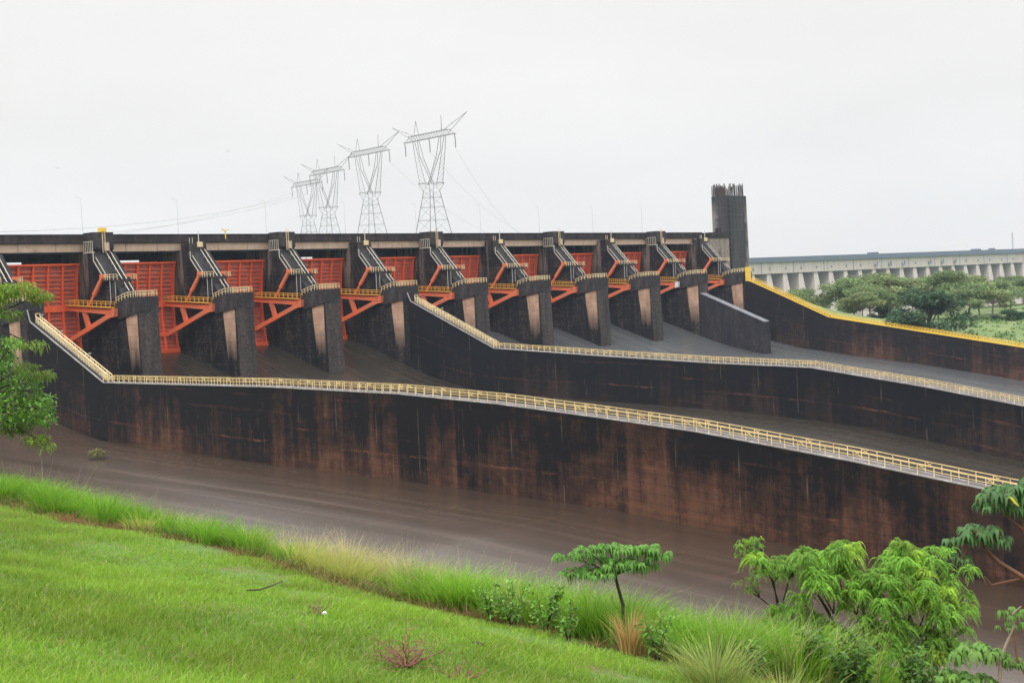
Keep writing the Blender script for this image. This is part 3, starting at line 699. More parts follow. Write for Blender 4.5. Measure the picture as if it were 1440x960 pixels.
for i in range(66):
    s = i / 66
    if s < .5: p = (rr.uniform(.1, .5), -7.2 + s * 2 * 5.6, 28.6)
    else: p = (1.6 + (s - .5) * 2 * 9.2, -.75 - rr.uniform(0, .5), 28.6)
    hh = rr.uniform(2.8, 4.6); lean = rr.uniform(-.12, .12)
    rb.bar(p, (p[0] + lean, p[1] + rr.uniform(-.1, .1), p[2] + hh), .12 if rr.random() < .6 else .2)
for i in range(40):
    p = (rr.uniform(.4, 10.8), -7.2 + rr.uniform(0, .4), 28.6); rb.bar(p, (p[0], p[1], p[2] + rr.uniform(2.6, 4.4)), .1)
rb.build('reinforcing_bars', M['rebar'], tw)
ab = dam_empty('bridge_abutment', 255.4, -16); tag(ab, 'weathered pale concrete end wall between the rightmost pier and the tower', 'abutment')
MB().box(0, 11.5, -6, -.6, -6, 14.0).build('end_wall', M['towerpale'], ab)
MB().box(-.1, 11.6, -6.1, -.4, 14.01, 16.0).build('end_parapet', M['parapet'], ab)
MB().box(8.3, 9.7, -4, -2.6, 16.0, 17.6).build('roof_box', M['parapet'], ab)

# ------------------------------------------------------------------ far main dam
A0, A1 = at(1035, 365.3, 1150), at(1500, 347.4, 1470); A0.z = A1.z = 16.5
dl = (A1 - A0); L = Vector((dl.x, dl.y, 0)).length; ang = math.atan2(dl.y, dl.x)
md = empty('main_dam', (A0.x, A0.y, 0), ang); tag(md, 'distant pale buttress dam stretching across behind the trees on the right', 'dam')
mm = NT('pale_dam_concrete'); aa = mm.noise(mm.coord('Object', (.25, .25, .02)), 1, 6, .7); bb_ = mm.noise(mm.coord(), .04, 5, .6)
cc = mm.mix(mm.step(aa, .36, .64), (0.38, 0.33, 0.30), (0.54, 0.48, 0.44)); cc = mm.mix(mm.math('MULTIPLY', mm.step(aa, .56, .68), .7), cc, (0.20, 0.20, 0.21)); mm.base(cc); mm.rough(.9)
mdk = flat_mat('haze_tinted_dam_concrete', (0.14, 0.18, 0.25), .2, .05, .9); mrd = flat_mat('dam_crest_concrete', (0.11, 0.135, 0.18), .25, .06, .9)  # distance haze painted in as a blue tint of recesses and crest
NB = 25; pit = L / NB
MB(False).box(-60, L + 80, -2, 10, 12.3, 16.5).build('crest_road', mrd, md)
MB(False).box(-60, L + 80, 0, 22, 2.6, 12.28).build('head_wall', mm.m, md)
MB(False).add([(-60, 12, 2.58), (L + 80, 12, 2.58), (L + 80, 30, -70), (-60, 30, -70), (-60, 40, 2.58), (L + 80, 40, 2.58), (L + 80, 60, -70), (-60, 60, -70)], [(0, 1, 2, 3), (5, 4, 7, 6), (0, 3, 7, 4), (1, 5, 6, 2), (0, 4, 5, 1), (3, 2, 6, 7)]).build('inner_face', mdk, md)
for i in range(-1, NB + 2):
    x = i * pit
    b = MB(False); w0, w1 = 2.4, 7.6
    b.add([(x - w0, 1, 2.59), (x + w0, 1, 2.59), (x + w1, -4, -40), (x - w1, -4, -40), (x + w1 + 2, -10, -75), (x - w1 - 2, -10, -75),
           (x - w0, 13, 2.59), (x + w0, 13, 2.59), (x + w1, 22, -40), (x - w1, 22, -40), (x + w1 + 2, 32, -75), (x - w1 - 2, 32, -75)],
          [(0, 1, 2, 3), (3, 2, 4, 5), (1, 7, 8, 2), (2, 8, 10, 4), (6, 0, 3, 9), (9, 3, 5, 11), (7, 6, 9, 8), (8, 9, 11, 10), (0, 6, 7, 1)])
    b.build('buttress', mm.m, md)
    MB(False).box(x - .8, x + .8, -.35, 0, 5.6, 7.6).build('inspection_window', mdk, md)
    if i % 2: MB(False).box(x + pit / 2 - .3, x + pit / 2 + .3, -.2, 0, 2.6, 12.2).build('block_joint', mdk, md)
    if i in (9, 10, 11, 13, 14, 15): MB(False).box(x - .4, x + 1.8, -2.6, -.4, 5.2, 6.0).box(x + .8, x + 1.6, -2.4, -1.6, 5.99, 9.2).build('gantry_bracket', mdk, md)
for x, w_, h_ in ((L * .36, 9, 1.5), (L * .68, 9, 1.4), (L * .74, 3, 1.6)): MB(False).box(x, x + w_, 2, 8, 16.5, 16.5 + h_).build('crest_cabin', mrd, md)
mt = at(1424, 350, 1405); ms = empty('radio_mast', (mt.x, mt.y, 16.5)); tag(ms, 'faint thin mast standing on the distant dam crest at far right', 'mast')
b = MB(False)
for dx, dy in ((-.9, -.9), (.9, -.9), (0, .9)): b.bar((dx, dy, 0), (dx * .25, dy * .25, 17), .22)
for i in range(8): z = i * 2.1; s0 = 1 - .045 * i; b.bar((-.9 * s0, -.9 * s0, z), (.9 * s0, -.9 * s0, z + 2), .14)
b.build('lattice', M['pylon'], ms)

# ------------------------------------------------------------------ pylons and cables
def pylon():
    r = empty('transmission_pylon'); b = MB(False)
    def T(p, q, w=.32): b.bar(p, q, w * .52)
    H, Wst, Wt = 60.0, 40.0, 36.5
    def sq(a): return [(a, a), (-a, a), (-a, -a), (a, -a)]
    base, wt, wl = sq(8.6), sq(2.6), sq(4.2)
    for (x0, y0), (x1, y1) in zip(base, wt): T((x0, y0, 0), (x1, y1, Wt), .46)
    for lv in (.24, .45, .64, .8, .92):
        a = [(x0 + (x1 - x0) * lv, y0 + (y1 - y0) * lv, Wt * lv) for (x0, y0), (x1, y1) in zip(base, wt)]
        for i in range(4):
            T(a[i], a[(i + 1) % 4], .2)
    lvs = [0, .24, .45, .64, .8, .92, 1.0]
    for l0, l1 in zip(lvs, lvs[1:]):
        for i in range(4):
            p0, p1 = base[i], wt[i]; q0, q1 = base[(i + 1) % 4], wt[(i + 1) % 4]
            T((p0[0] + (p1[0] - p0[0]) * l0, p0[1] + (p1[1] - p0[1]) * l0, Wt * l0), (q0[0] + (q1[0] - q0[0]) * l1, q0[1] + (q1[1] - q0[1]) * l1, Wt * l1), .15)
    for (x0, y0), (x1, y1) in zip(wt, wl): T((x0, y0, Wt), (x1, y1, Wst), .36)
    for i in range(4): T((*wl[i], Wst), (*wl[(i + 1) % 4], Wst), .32); T((*wt[i], Wt), (*wl[(i + 1) % 4], Wst), .2)
    b.build('tower_body', M['pylon'], r)
    b = MB(False)
    for sg in (-1, 1):
        for y in (-1.3, 1.3):
            b.bar((sg * .8, y * 1.8, Wst - 1), (sg * 7.0, y, 52), .2); b.bar((sg * 7.0, y, 52), (sg * 9.8, y, H), .2)
            b.bar((sg * 4.2, y * 2.6, Wst), (sg * 10.0, y, 53), .2); b.bar((sg * 10.0, y, 53), (sg * 11.2, y, H), .2)
            for i in range(6):
                t = i / 6; t2 = (i + 1) / 6
                b.bar((sg * (.8 + 6.2 * t), y * (1.8 - .8 * t), Wst - 1 + 13 * t), (sg * (4.2 + 5.8 * t2), y * (2.6 - 1.6 * t2), Wst + 13 * t2), .07)
    b.build('window_frame', M['pylon'], r)
    b = MB(False)
    for y in (-1.3, 1.3):
        for z in (H, H + 2.4):
            e_ = 19.8 if z == H else 15.5
            b.bar((-e_, y * .6, z), (e_, y * .6, z), .2)
        for i in range(16): b.bar((-16 + 2 * i, y * .6, H), (-15 + 2 * i, y * .6, H + 2.4), .06); b.bar((-15 + 2 * i, y * .6, H + 2.4), (-14 + 2 * i, y * .6, H), .06)
    for sg in (-1, 1): b.bar((sg * 15.5, 0, H + 2.4), (sg * 19.8, 0, H), .15)
    b.build('crossarm', M['pylon'], r)
    for sg in (-1, 1):
        MB(False).bar((sg * 11, -.6, H + 2.4), (sg * 10, 0, H + 9), .15).bar((sg * 9, .6, H + 2.4), (sg * 10, 0, H + 9), .15).build('earth_peak', M['pylon'], r)
        MB(False).bar((sg * 12, -.5, H + 2.4), (sg * 29.5, 0, H + 8.2), .16).bar((sg * 14, .5, H + .8), (sg * 29.5, 0, H + 8.2), .16).bar((sg * 18, 0, H + 4.2), (sg * 18, 0, H + 4.9), .2).build('horn', M['pylon'], r)
    for x in (-19.6, 0, 19.6): MB(False).tube([(x, 0, H), (x + .4, 0, H - 3), (x + .4, 0, H - 6.2)], .2, 5).build('insulator', M['insul'], r)
    return r
py0 = pylon()
PYL = ['largest nearest lattice pylon, rightmost of the four behind the bridge', 'second largest lattice pylon, next to the nearest one on its left',
       'third lattice pylon, overlapping the faint smallest one', 'smallest faintest lattice pylon, leftmost of the four']
PYP = [(606.5, 330, 625), (520, 330, 720), (460, 330, 815), (431, 330, 905)]
PZ = []
for i, (x, y, t) in enumerate(PYP):
    o = py0 if i == 0 else copy_tree(py0)
    g = at(x, 260, t); top = at(x - 3, (192, 214, 241, 258)[i], t).z
    o.location = (g.x, g.y, top - 61); o.rotation_euler = (0, 0, math.atan2(-32, 25)); PZ.append(o)
    tag(o, PYL[i], 'pylon', 'transmission pylons behind the bridge')
def catenary(p, q, sag, n=24):
    p, q = Vector(p), Vector(q); return [p.lerp(q, i / n) - Vector((0, 0, sag * 4 * (i / n) * (1 - i / n))) for i in range(n + 1)]
def tipof(o, x, dz=54):
    a = o.rotation_euler.z; return Vector((o.location.x + math.cos(a) * x, o.location.y + math.sin(a) * x, o.location.z + dz))
bdir = Vector((.79, .61, 0))
for i, (k, x, sgn, dist, drop, sag, r, lab) in enumerate([
        (0, 19.6, 1, 420, 62, 14, .045, 'faint outermost cable sloping down right from the largest pylon'), (0, 0, 1, 420, 62, 14, .04, 'faint middle cable sloping down right from the largest pylon'),
        (1, 19.6, 1, 420, 62, 14, .04, 'faint cable sloping down right from the second pylon'),
        (3, -19.6, -1, 700, 20, 7, .13, 'upper grey cable sagging left from the smallest pylon to the edge'), (3, 0, -1, 700, 24, 8, .12, 'lower grey cable sagging left from the smallest pylon to the edge'),
        (2, -19.6, -1, 640, 34, 9, .10, 'thin cable running left just above the bridge from the third pylon')]):
    p = tipof(PZ[k], x); d = bdir * sgn
    if sgn < 0: q = at(-160, (326, 341, 352)[i - 3], 520)
    else: q = at(790 + 34 * i - (60 if k == 1 else 0), 345, 760 + 30 * i)
    b = MB(False); b.tube(catenary(p, q, sag), r, 4)
    tag(b.build('power_cable', M['wire']), lab, 'cable', 'power cables')

# ------------------------------------------------------------------ foliage kit
def blades(N, base, length, width, lean_dir, lean, col0, col1, seg=3, curl=.9):
    """tapering bent strips; base (N,3), arrays otherwise -> V, F, C"""
    ang = RNG.uniform(0, 2 * np.pi, N); side = np.stack([np.cos(ang), np.sin(ang), np.zeros(N)], 1)
    V = np.zeros((N, seg + 1, 2, 3)); C = np.zeros((N, seg + 1, 2, 3)); mixv = RNG.uniform(0, 1, (N, 1))
    colr = col0 * (1 - mixv) + col1 * mixv
    for i in range(seg + 1):
        t = i / seg
        p = base + np.stack([np.zeros(N), np.zeros(N), length * (t - .35 * lean * t ** 2)], 1) + lean_dir * (length * lean * t ** (1 + curl))[:, None]
        w = (width * (1 - t) ** .7 + .0006)[:, None] * .5
        V[:, i, 0] = p - side * w; V[:, i, 1] = p + side * w; C[:, i, 0] = colr; C[:, i, 1] = colr
    k = (seg + 1) * 2; idx = np.arange(N)[:, None, None] * k
    f = np.array([[2 * i, 2 * i + 1, 2 * i + 3, 2 * i + 2] for i in range(seg)])[None]
    return V.reshape(-1, 3), (idx + f).reshape(-1, 4), C.reshape(-1, 3)
def join(parts):
    V, F, C = [], [], []; n = 0
    for v, f, c in parts: V.append(v); F.append(f + n); C.append(c); n += len(v)
    return np.concatenate(V), np.concatenate(F), np.concatenate(C)
def leaf_quads(pos, direc, length, width, col, droop=.3, seg=2):
    """flat leaves from pos along direc (N,3) with a bend; pointed both ends"""
    N = len(pos); d = direc / (np.linalg.norm(direc, axis=1, keepdims=True) + 1e-9)
    r = RNG.normal(0, 1, (N, 3)); r[:, 2] *= .35; s = np.cross(d, np.array([0, 0, 1.0]) + r * .55); s /= (np.linalg.norm(s, axis=1, keepdims=True) + 1e-9)
    ws = [.12, 1.0, .1] if seg == 2 else [.15, .85, 1.0, .55, .06]
    seg = len(ws) - 1; V = np.zeros((N, seg + 1, 2, 3)); L_ = np.broadcast_to(np.asarray(length), (N,)); W_ = np.broadcast_to(np.asarray(width), (N,)); dr = np.broadcast_to(np.asarray(droop), (N,))
    for i in range(seg + 1):
        t = i / seg
        p = pos + d * (L_ * t * (1 - .3 * dr * t))[:, None]; p[:, 2] -= dr * L_ * t * t
        V[:, i, 0] = p - s * (W_ * ws[i] * .5)[:, None]; V[:, i, 1] = p + s * (W_ * ws[i] * .5)[:, None]
    k = (seg + 1) * 2; f = np.array([[2 * i, 2 * i + 1, 2 * i + 3, 2 * i + 2] for i in range(seg)])[None]
    return V.reshape(-1, 3), (np.arange(N)[:, None, None] * k + f).reshape(-1, 4), np.repeat(col, k, axis=0)
def unit(n): 
    v = RNG.normal(0, 1, (n, 3)); return v / np.linalg.norm(v, axis=1, keepdims=True)
def vary(c, n, amt=.25, hue=.12):
    k = 1 + RNG.normal(0, amt, (n, 1)); h = 1 + RNG.normal(0, hue, (n, 3)); return np.clip(np.asarray(c)[None] * np.clip(k, .35, 1.9) * np.clip(h, .6, 1.5), 0, 1)

# ------------------------------------------------------------------ lawn and long grass
def local_to_world(du, v, z): return np.stack([X0 + (du + OU) * s_ + v * c_, Z0 + (du + OU) * c_ - v * s_, z], 1)
def in_view(pw, mx=90, my=60):
    d = pw[:, 1] * cp - pw[:, 2] * sp; y = pw[:, 2] * cp + pw[:, 1] * sp; a = F_PX * pw[:, 0] / d; b = -F_PX * y / d
    X = 720 + a * cr + b * sr; Y = 480 - a * sr + b * cr
    return (d > 1) & (X > -mx) & (X < 1440 + mx) & (Y < 960 + my)
N = 620000; du = RNG.uniform(1.5, 11.2, N); v = RNG.uniform(222, 254, N)
pw = local_to_world(du, v, hill(du, v)); k = in_view(pw); pw, du, v = pw[k], du[k], v[k]
dist = np.linalg.norm(pw, axis=1); keep = RNG.uniform(0, 1, len(pw)) < np.clip(13.0 / dist, 0, 1) ; pw, du, v = pw[keep], du[keep], v[keep]; N = len(pw)
thin = (.5 + .5 * np.sin(du * 2.1 + np.sin(v * .8) * 2) * np.sin(v * 1.7 + 1.3)); patch = np.clip(.5 + .5 * np.sin(du * 1.1 + 2 * np.sin(v * .45)) + .5 * np.sin(du * 2.7 + v * 1.9) * np.sin(v * 3.3 - du) , 0, 1)
ang = RNG.uniform(0, 2 * np.pi, N); ld = np.stack([np.cos(ang), np.sin(ang), np.zeros(N)], 1) + np.array([.35, -.25, 0])
edge = np.clip((10.75 + .25 * np.sin(v * 1.9) + .2 * np.sin(v * 5.1) - du) / .5, 0.0, 1)
bare = np.clip(1.25 - 1.3 * np.exp(-((du - 9.6) / 1.1) ** 2) * np.clip(np.sin(v * 2.3 + du * 1.7) * np.sin(v * .83 - du * 2.2) + .35, 0, 1) * (v > 236), .12, 1)
keep = RNG.uniform(0, 1, N) < edge * bare; pw, ld, thin, patch = pw[keep], ld[keep], thin[keep], patch[keep]; N = len(pw)
near = np.clip((9.2 - np.linalg.norm(pw[:, :2], axis=1) * .62) / 4, 0, 1); ln = RNG.uniform(.025, .085, N) * (.55 + .8 * thin) * (1 + .45 * near)
ca = np.array([.165, .325, .025]) * (1 - .42 * patch[:, None]) + np.array([.06, .045, .0]) * thin[:, None]
cb = np.array([.34, .54, .065])[None] * (1 - .3 * patch[:, None])
dry = RNG.uniform(0, 1, N) < .055; ca[dry] = (.34, .30, .11); cb[dry] = (.46, .40, .18)
Vb, Fb, Cb = blades(N, pw, ln, RNG.uniform(.006, .012, N), ld, RNG.uniform(.25, .95, N), ca, cb, seg=2)
tag(np_mesh('lawn_grass', Vb, Fb, M['grass'], col=Cb), 'short bright green mown grass covering the foreground bank', 'grass', kind='stuff')

def clumps(n, du0, du1, v0, v1, per, l0, l1, ca, cb, lean=(.25, .8), spread=.13, wid=(.007, .013), dens=None):
    cu = RNG.uniform(du0, du1, n); cv = RNG.uniform(v0, v1, n)
    if dens is not None: kk = RNG.uniform(0, 1, n) < dens(cu, cv); cu, cv = cu[kk], cv[kk]; n = len(cu)
    sz = RNG.uniform(.55, 1.15, n)
    cu, cv, sz = [np.repeat(q, per) for q in (cu, cv, sz)]; N = len(cu); tint = np.repeat(RNG.uniform(.7, 1.25, n), per)[:, None]
    a = RNG.uniform(0, 2 * np.pi, N); rr_ = np.abs(RNG.normal(0, spread, N))
    du, v = cu + np.cos(a) * rr_, cv + np.sin(a) * rr_
    pw = local_to_world(du, v, hill(du, v) - .01)
    d = local_to_world(du + np.cos(a), v + np.sin(a), np.zeros(N)) - local_to_world(du, v, np.zeros(N)); d += np.array([.25, -.2, 0])
    return blades(N, pw, RNG.uniform(l0, l1, N) * sz, RNG.uniform(*wid, N), d, RNG.uniform(*lean, N), np.asarray(ca) * tint, np.asarray(cb) * tint, seg=4, curl=.8)
G1, G2 = (.15, .34, .02), (.29, .52, .05); S1, S2 = (.56, .44, .21), (.70, .58, .34); Y1, Y2 = (.26, .32, .06), (.38, .38, .11)
def straw(cu, cv): return np.clip(np.exp(-((cv - 239.3) / 1.9) ** 2) + .5 * np.exp(-((cv - 233.6) / 1.3) ** 2) * (cu > 12.2) + .06, 0, 1)
def green(cu, cv): return np.clip(1.0 - .85 * np.exp(-((cv - 239.2) / 1.5) ** 2), .1, 1)
parts = [clumps(330, 11.0, 12.9, 221, 245.0, 150, .24, .58, G1, G2, lean=(.3, 1.05), spread=.16, dens=green),
         clumps(260, 10.9, 13.0, 221, 245.0, 60, .30, .62, (.10, .26, .016), (.22, .45, .04), lean=(.15, .7), spread=.12, dens=green),
         clumps(150, 11.0, 12.9, 232, 245, 150, .24, .55, (.38, .47, .07), (.58, .56, .17), lean=(.25, .95), spread=.15, dens=straw),
         clumps(330, 11.5, 13.1, 228, 246, 60, .40, .70, S1, (.78, .66, .40), lean=(.15, .75), wid=(.004, .008), spread=.12, dens=straw),
         clumps(420, 10.5, 11.25, 222, 245.5, 16, .08, .24, (.17, .085, .035), (.36, .22, .10), lean=(.6, 1.2)),
         clumps(120, 10.7, 11.3, 222, 245.5, 40, .10, .28, (.05, .11, .012), (.12, .22, .03), lean=(.5, 1.1)),
         clumps(170, 11.1, 13.0, 240.2, 245.6, 130, .34, .74, G1, G2, lean=(.2, .9), spread=.16),
         clumps(60, 11.1, 12.9, 239.5, 245.6, 40, .45, .8, Y1, S2, lean=(.2, .7), spread=.10, wid=(.004, .008)),
         clumps(130, 12.2, 13.2, 224, 246, 9, .55, .9, S1, (.62, .52, .34), lean=(.1, .4), spread=.06, wid=(.003, .006)),
         clumps(500, 13.2, 17.0, 222, 250, 30, .4, .8, (.07, .16, .015), (.15, .28, .03))]
V_, F_, C_ = join(parts)
tag(np_mesh('long_grass', V_, F_, M['grass'], col=C_), 'long green and straw coloured grass along the edge of the lawn', 'grass', kind='stuff')

def ground_at(x, y, t):
    """point on the hillside below the pixel ray at distance t"""
    w = at(x, y, t); u, v = uv_of(w.x, w.y); return Vector((w.x, w.y, float(hill(np.array(u - OU), np.array(v)))))
def tuft(x, y, t, n, l0, l1, ca, cb, label, spread=.1, lean=(.3, 1.0)):
    g = ground_at(x, y, t); r = empty('grass_tuft', g); N = n; a = RNG.uniform(0, 2 * np.pi, N); rr_ = np.abs(RNG.normal(0, spread, N))
    base = np.stack([np.cos(a) * rr_, np.sin(a) * rr_, np.zeros(N) - .02], 1); d = np.stack([np.cos(a), np.sin(a), np.zeros(N)], 1)
    o = np_mesh('grass_tuft', *blades(N, base, RNG.uniform(l0, l1, N), RNG.uniform(.005, .010, N), d, RNG.uniform(*lean, N), np.asarray(ca), np.asarray(cb), 5, .7)[:2], M['grass'], col=None)
    bpy.data.objects.remove(o); bpy.data.objects.remove(r)
    o = np_mesh('grass_tuft', *blades(N, base, RNG.uniform(l0, l1, N), RNG.uniform(.005, .010, N), d, RNG.uniform(*lean, N), np.asarray(ca), np.asarray(cb), 5, .7)[:2], M['grass'], col=np.repeat(vary((np.asarray(ca) + np.asarray(cb)) / 2, N, .25), 12, 0))
    o.location = g; tag(o, label, 'grass tuft', 'arching grass tufts'); return o
tuft(1005, 940, 12.3, 620, .28, .62, (.20, .34, .05), (.42, .42, .15), 'large arching yellow green grass tuft at the bottom beside the feathery tree', .16)
tuft(1100, 960, 11.8, 420, .2, .42, (.20, .34, .05), Y2, 'small arching pale grass tuft at the bottom edge under the feathery tree', .16)
tuft(885, 905, 13.6, 260, .3, .55, (.45, .28, .10), (.6, .42, .18), 'dry orange straw tuft at the foot of the umbrella shaped sapling', .06, (.15, .6))

# ------------------------------------------------------------------ near plants
def V3(*a): return np.array(a, dtype=float)
def whorl(c, R, n, lobe_w, col, droop=1.1, tilt=0.0):
    """umbrella-like palmate leaf: n drooping leaflets around a stalk tip"""
    a = np.linspace(0, 2 * np.pi, n, endpoint=False) + RNG.uniform(0, 6); d = np.stack([np.cos(a), np.sin(a), .75 + RNG.normal(0, .15, n)], 1)
    return leaf_quads(np.repeat(np.asarray(c)[None], n, 0), d, R * RNG.uniform(.8, 1.1, n), lobe_w, vary(col, n, .15, .06), droop * RNG.uniform(.8, 1.2, n), seg=4)
def palmate_head(c, R, nleaf, col, lw=.05):
    parts = []; tubes = []
    for i in range(nleaf):
        a = 2 * math.pi * i / nleaf + RNG.uniform(-.3, .3); rad = R * RNG.uniform(.35, 1.0)
        p = np.asarray(c) + V3(math.cos(a) * rad, math.sin(a) * rad, R * RNG.uniform(.05, .45) * (1.2 - rad / R))
        parts.append(whorl(p, R * .68, 9, lw * R / .22, col)); tubes.append((c, p))
    return parts, tubes
def build_umbrella_tree():
    g = ground_at(879, 900, 14.2); t = 14.2; r = empty('umbrella_sapling', g)
    tag(r, 'slender dark stemmed umbrella shaped sapling with drooping palmate leaves, standing alone', 'sapling')
    def L(x, y, dt=0.0): return Vector(at(x, y, t + dt)) - g
    tr = MB(False); fork = L(865, 808)
    tr.tube([(0, 0, -.1), L(876, 850), L(869, 825), fork], [.022, .019, .016, .014], 7)
    heads = [(800, 777, .05), (812, 800, -.1), (826, 770, -.15), (843, 779, .1), (858, 766, .0), (877, 768, -.12), (893, 770, .12), (912, 768, 0), (926, 776, .05), (848, 803, -.2), (870, 790, -.2), (903, 792, .1), (886, 786, -.1), (830, 800, -.05)]
    parts = []; tw_ = MB(False)
    for x, y, dt in heads:
        c = L(x, y + 5, dt); m_ = fork.lerp(c, .5) + Vector((0, 0, .015)); tw_.tube([fork, m_, c], [.010, .007, .005], 5)
        pp, tt = palmate_head(c, .165, 8, (.13, .30, .05)); parts += pp
        for a, b in tt: tw_.tube([a, b], .003, 4)
    dead = []
    for x, y in ((804, 806), (833, 806)):
        c = L(x, y - 4, -.15); dead.append(whorl(np.array(c), .10, 9, .03, (.16, .05, .025), 1.6)); tw_.tube([L(826, 792), c], .004, 4)
    tr.build('trunk', M['bark'], r); tw_.build('branches', M['bark'], r)
    V, F, C = join(parts); np_mesh('leaves', V, F, M['leaf'], r, C); V, F, C = join(dead); np_mesh('dead_leaves', V, F, M['leaf'], r, C)
build_umbrella_tree()

def frond(base, d, Lf, npin, pl, pw_, col):
    """bipinnate leaf: an arching midrib with two rows of narrow pinnae"""
    d = d / np.linalg.norm(d); t = np.linspace(.12, 1, npin); pos = base[None] + d[None] * (Lf * t * (1 - .22 * t))[:, None]; pos[:, 2] -= Lf * .80 * t ** 2.2
    tang = np.repeat(d[None], npin, 0); tang[:, 2] -= 1.2 * t; tang /= np.linalg.norm(tang, axis=1, keepdims=True)
    sd_ = np.cross(tang, V3(0, 0, 1)); sd_ /= (np.linalg.norm(sd_, axis=1, keepdims=True) + 1e-9)
    prof = np.sin(np.pi * (t * .85 + .12)); parts = []
    for sg in (-1, 1):
        dd = sd_ * sg + tang * .75; parts.append(leaf_quads(pos, dd, pl * prof * RNG.uniform(.8, 1.15, npin), pw_, vary(col, npin, .14, .05), .55))
    return parts
def build_feathery(t, root_px, branches, clusters, label, col, name='feathery_tree', fl=.34):
    g = ground_at(root_px[0], root_px[1], t); r = empty(name, g); tag(r, label, 'tree')
    def L(x, y, dt=0.0): return Vector(at(x, y, t + dt)) - g
    b = MB(False)
    for path, r0, r1 in branches:
        pts = [L(*q) for q in path]; n = len(pts); b.tube(pts, [r0 + (r1 - r0) * i / (n - 1) for i in range(n)], 6)
    parts = []; tw_ = MB(False)
    for (x, y, dt, rad, nf, cmul, anchor) in clusters:
        c0 = L(x, y, dt); an = L(*anchor); mid = an.lerp(c0, .6) + Vector((0, 0, .02)); tw_.tube([an, an.lerp(mid, .5), mid], [.012, .009, .006], 5)
        for k in range(8):
            q = unit(1)[0] * np.array([.80, .80, .62]) * rad * RNG.uniform(.3, 1.0) + V3(0, 0, .10 * rad); c = np.array(c0) + q; r2 = rad * RNG.uniform(.46, .68); tw_.tube([mid, tuple(c)], [.005, .003], 4)
            tone = np.asarray(col) * (cmul * 1.25 - .25) * RNG.uniform(.7, 1.3)
            if RNG.uniform() < .12: tone = tone * np.array([1.35, 1.05, .9])
            for i in range(int(nf * .78) + 4):
                a = RNG.uniform(0, 2 * np.pi); el = RNG.uniform(-.1, 1.5); d = V3(math.cos(a), math.sin(a), el)
                parts += frond(c + unit(1)[0] * r2 * .12, d, r2 * RNG.uniform(.65, 1.15), 20, r2 * .17, r2 * .026, tone * RNG.uniform(.75, 1.25))
    b.build('trunk', M['bark'], r); tw_.build('branchlets', M['bark'], r)
    V, F, C = join(parts); np_mesh('foliage', V, F, M['leaf'], r, C); return r
T1 = 15.5
cl = [(1085, 800, .1, .42, 30, 1.0, (1093, 850, .1)), (1118, 790, -.1, .40, 28, 1.05, (1100, 850, .1)), (1042, 770, .2, .18, 10, 1.1, (1088, 810, .1)), (1050, 830, 0, .20, 10, .9, (1095, 860, .1)),
      (1062, 764, .1, .14, 8, 1.1, (1085, 800, .1)), (1145, 815, -.35, .46, 36, 1.05, (1172, 862, -.2)), (1175, 822, -.3, .36, 24, 1.0, (1172, 862, -.2)), (1165, 780, .3, .34, 22, .95, (1185, 830, .2)),
      (1205, 785, 0, .46, 36, 1.1, (1214, 850, 0)), (1235, 820, -.2, .38, 24, 1.05, (1214, 850, 0)), (1253, 785, .3, .40, 26, 1.12, (1260, 840, .2)), (1290, 795, .3, .36, 24, 1.0, (1290, 850, .2)), (1318, 800, .1, .42, 30, 1.12, (1300, 850, 0)),
      (1260, 838, -.35, .46, 36, 1.2, (1270, 890, -.2)), (1310, 840, -.3, .46, 36, 1.15, (1290, 890, -.2)), (1235, 870, -.45, .42, 30, 1.0, (1270, 900, -.2)), (1295, 880, -.4, .46, 34, 1.0, (1300, 920, -.2)), (1342, 868, -.1, .38, 26, 1.1, (1310, 915, -.1)),
      (1330, 900, -.3, .36, 24, .9, (1310, 920, -.1)), (1250, 915, -.6, .44, 32, 1.05, (1270, 935, -.4)), (1210, 890, -.2, .36, 24, .85, (1214, 910, -.2)), (1120, 870, -.3, .38, 26, .85, (1150, 900, -.2)), (1090, 868, -.1, .30, 18, .8, (1120, 900, -.1)),
      (1140, 905, -.4, .40, 28, .8, (1180, 920, -.2)), (1180, 925, -.7, .40, 28, .9, (1200, 950, -.4)), (1110, 920, -.2, .36, 22, .7, (1150, 940, -.2)), (1310, 935, -.4, .40, 28, .85, (1310, 960, -.2)), (1220, 945, -.7, .40, 28, .85, (1230, 970, -.4)), (1270, 955, -.8, .42, 28, .95, (1280, 980, -.4)), (1150, 950, -.8, .36, 22, .75, (1180, 975, -.4)), (1340, 950, -.3, .3, 18, 1.0, (1325, 980, -.2)), (1280, 920, -.5, .42, 30, 1.0, (1270, 940, -.3)), (1240, 900, -.5, .40, 28, 1.0, (1240, 940, -.3)), (1325, 925, -.5, .36, 24, .95, (1300, 950, -.3)), (1165, 895, -.4, .38, 26, .9, (1190, 920, -.3)), (1200, 850, -.3, .40, 28, 1.05, (1214, 890, -.2)), (1275, 800, -.1, .38, 26, 1.1, (1270, 850, 0))]
build_feathery(T1, (1240, 1010), [([(1240, 1020), (1235, 985), (1215, 940), (1180, 895), (1165, 860, -.2), (1150, 835, -.3)], .045, .012), ([(1180, 895), (1125, 900, -.1), (1098, 858, .1), (1085, 815, .1)], .022, .008), ([(1215, 940), (1216, 890), (1214, 850), (1207, 800)], .026, .008),
               ([(1235, 985), (1275, 930, -.2), (1300, 905, -.1), (1340, 880, -.1)], .034, .010), ([(1275, 930, -.2), (1268, 890, -.2), (1262, 850, .1), (1253, 800, .3)], .026, .008), ([(1300, 905, -.1), (1310, 860, -.2), (1318, 815, .1)], .02, .007), ([(1268, 890, -.2), (1288, 850, .2), (1290, 805, .3)], .018, .006)],
               cl, 'broad feathery bright green tree with fine drooping fronds at lower right', (.17, .36, .035))
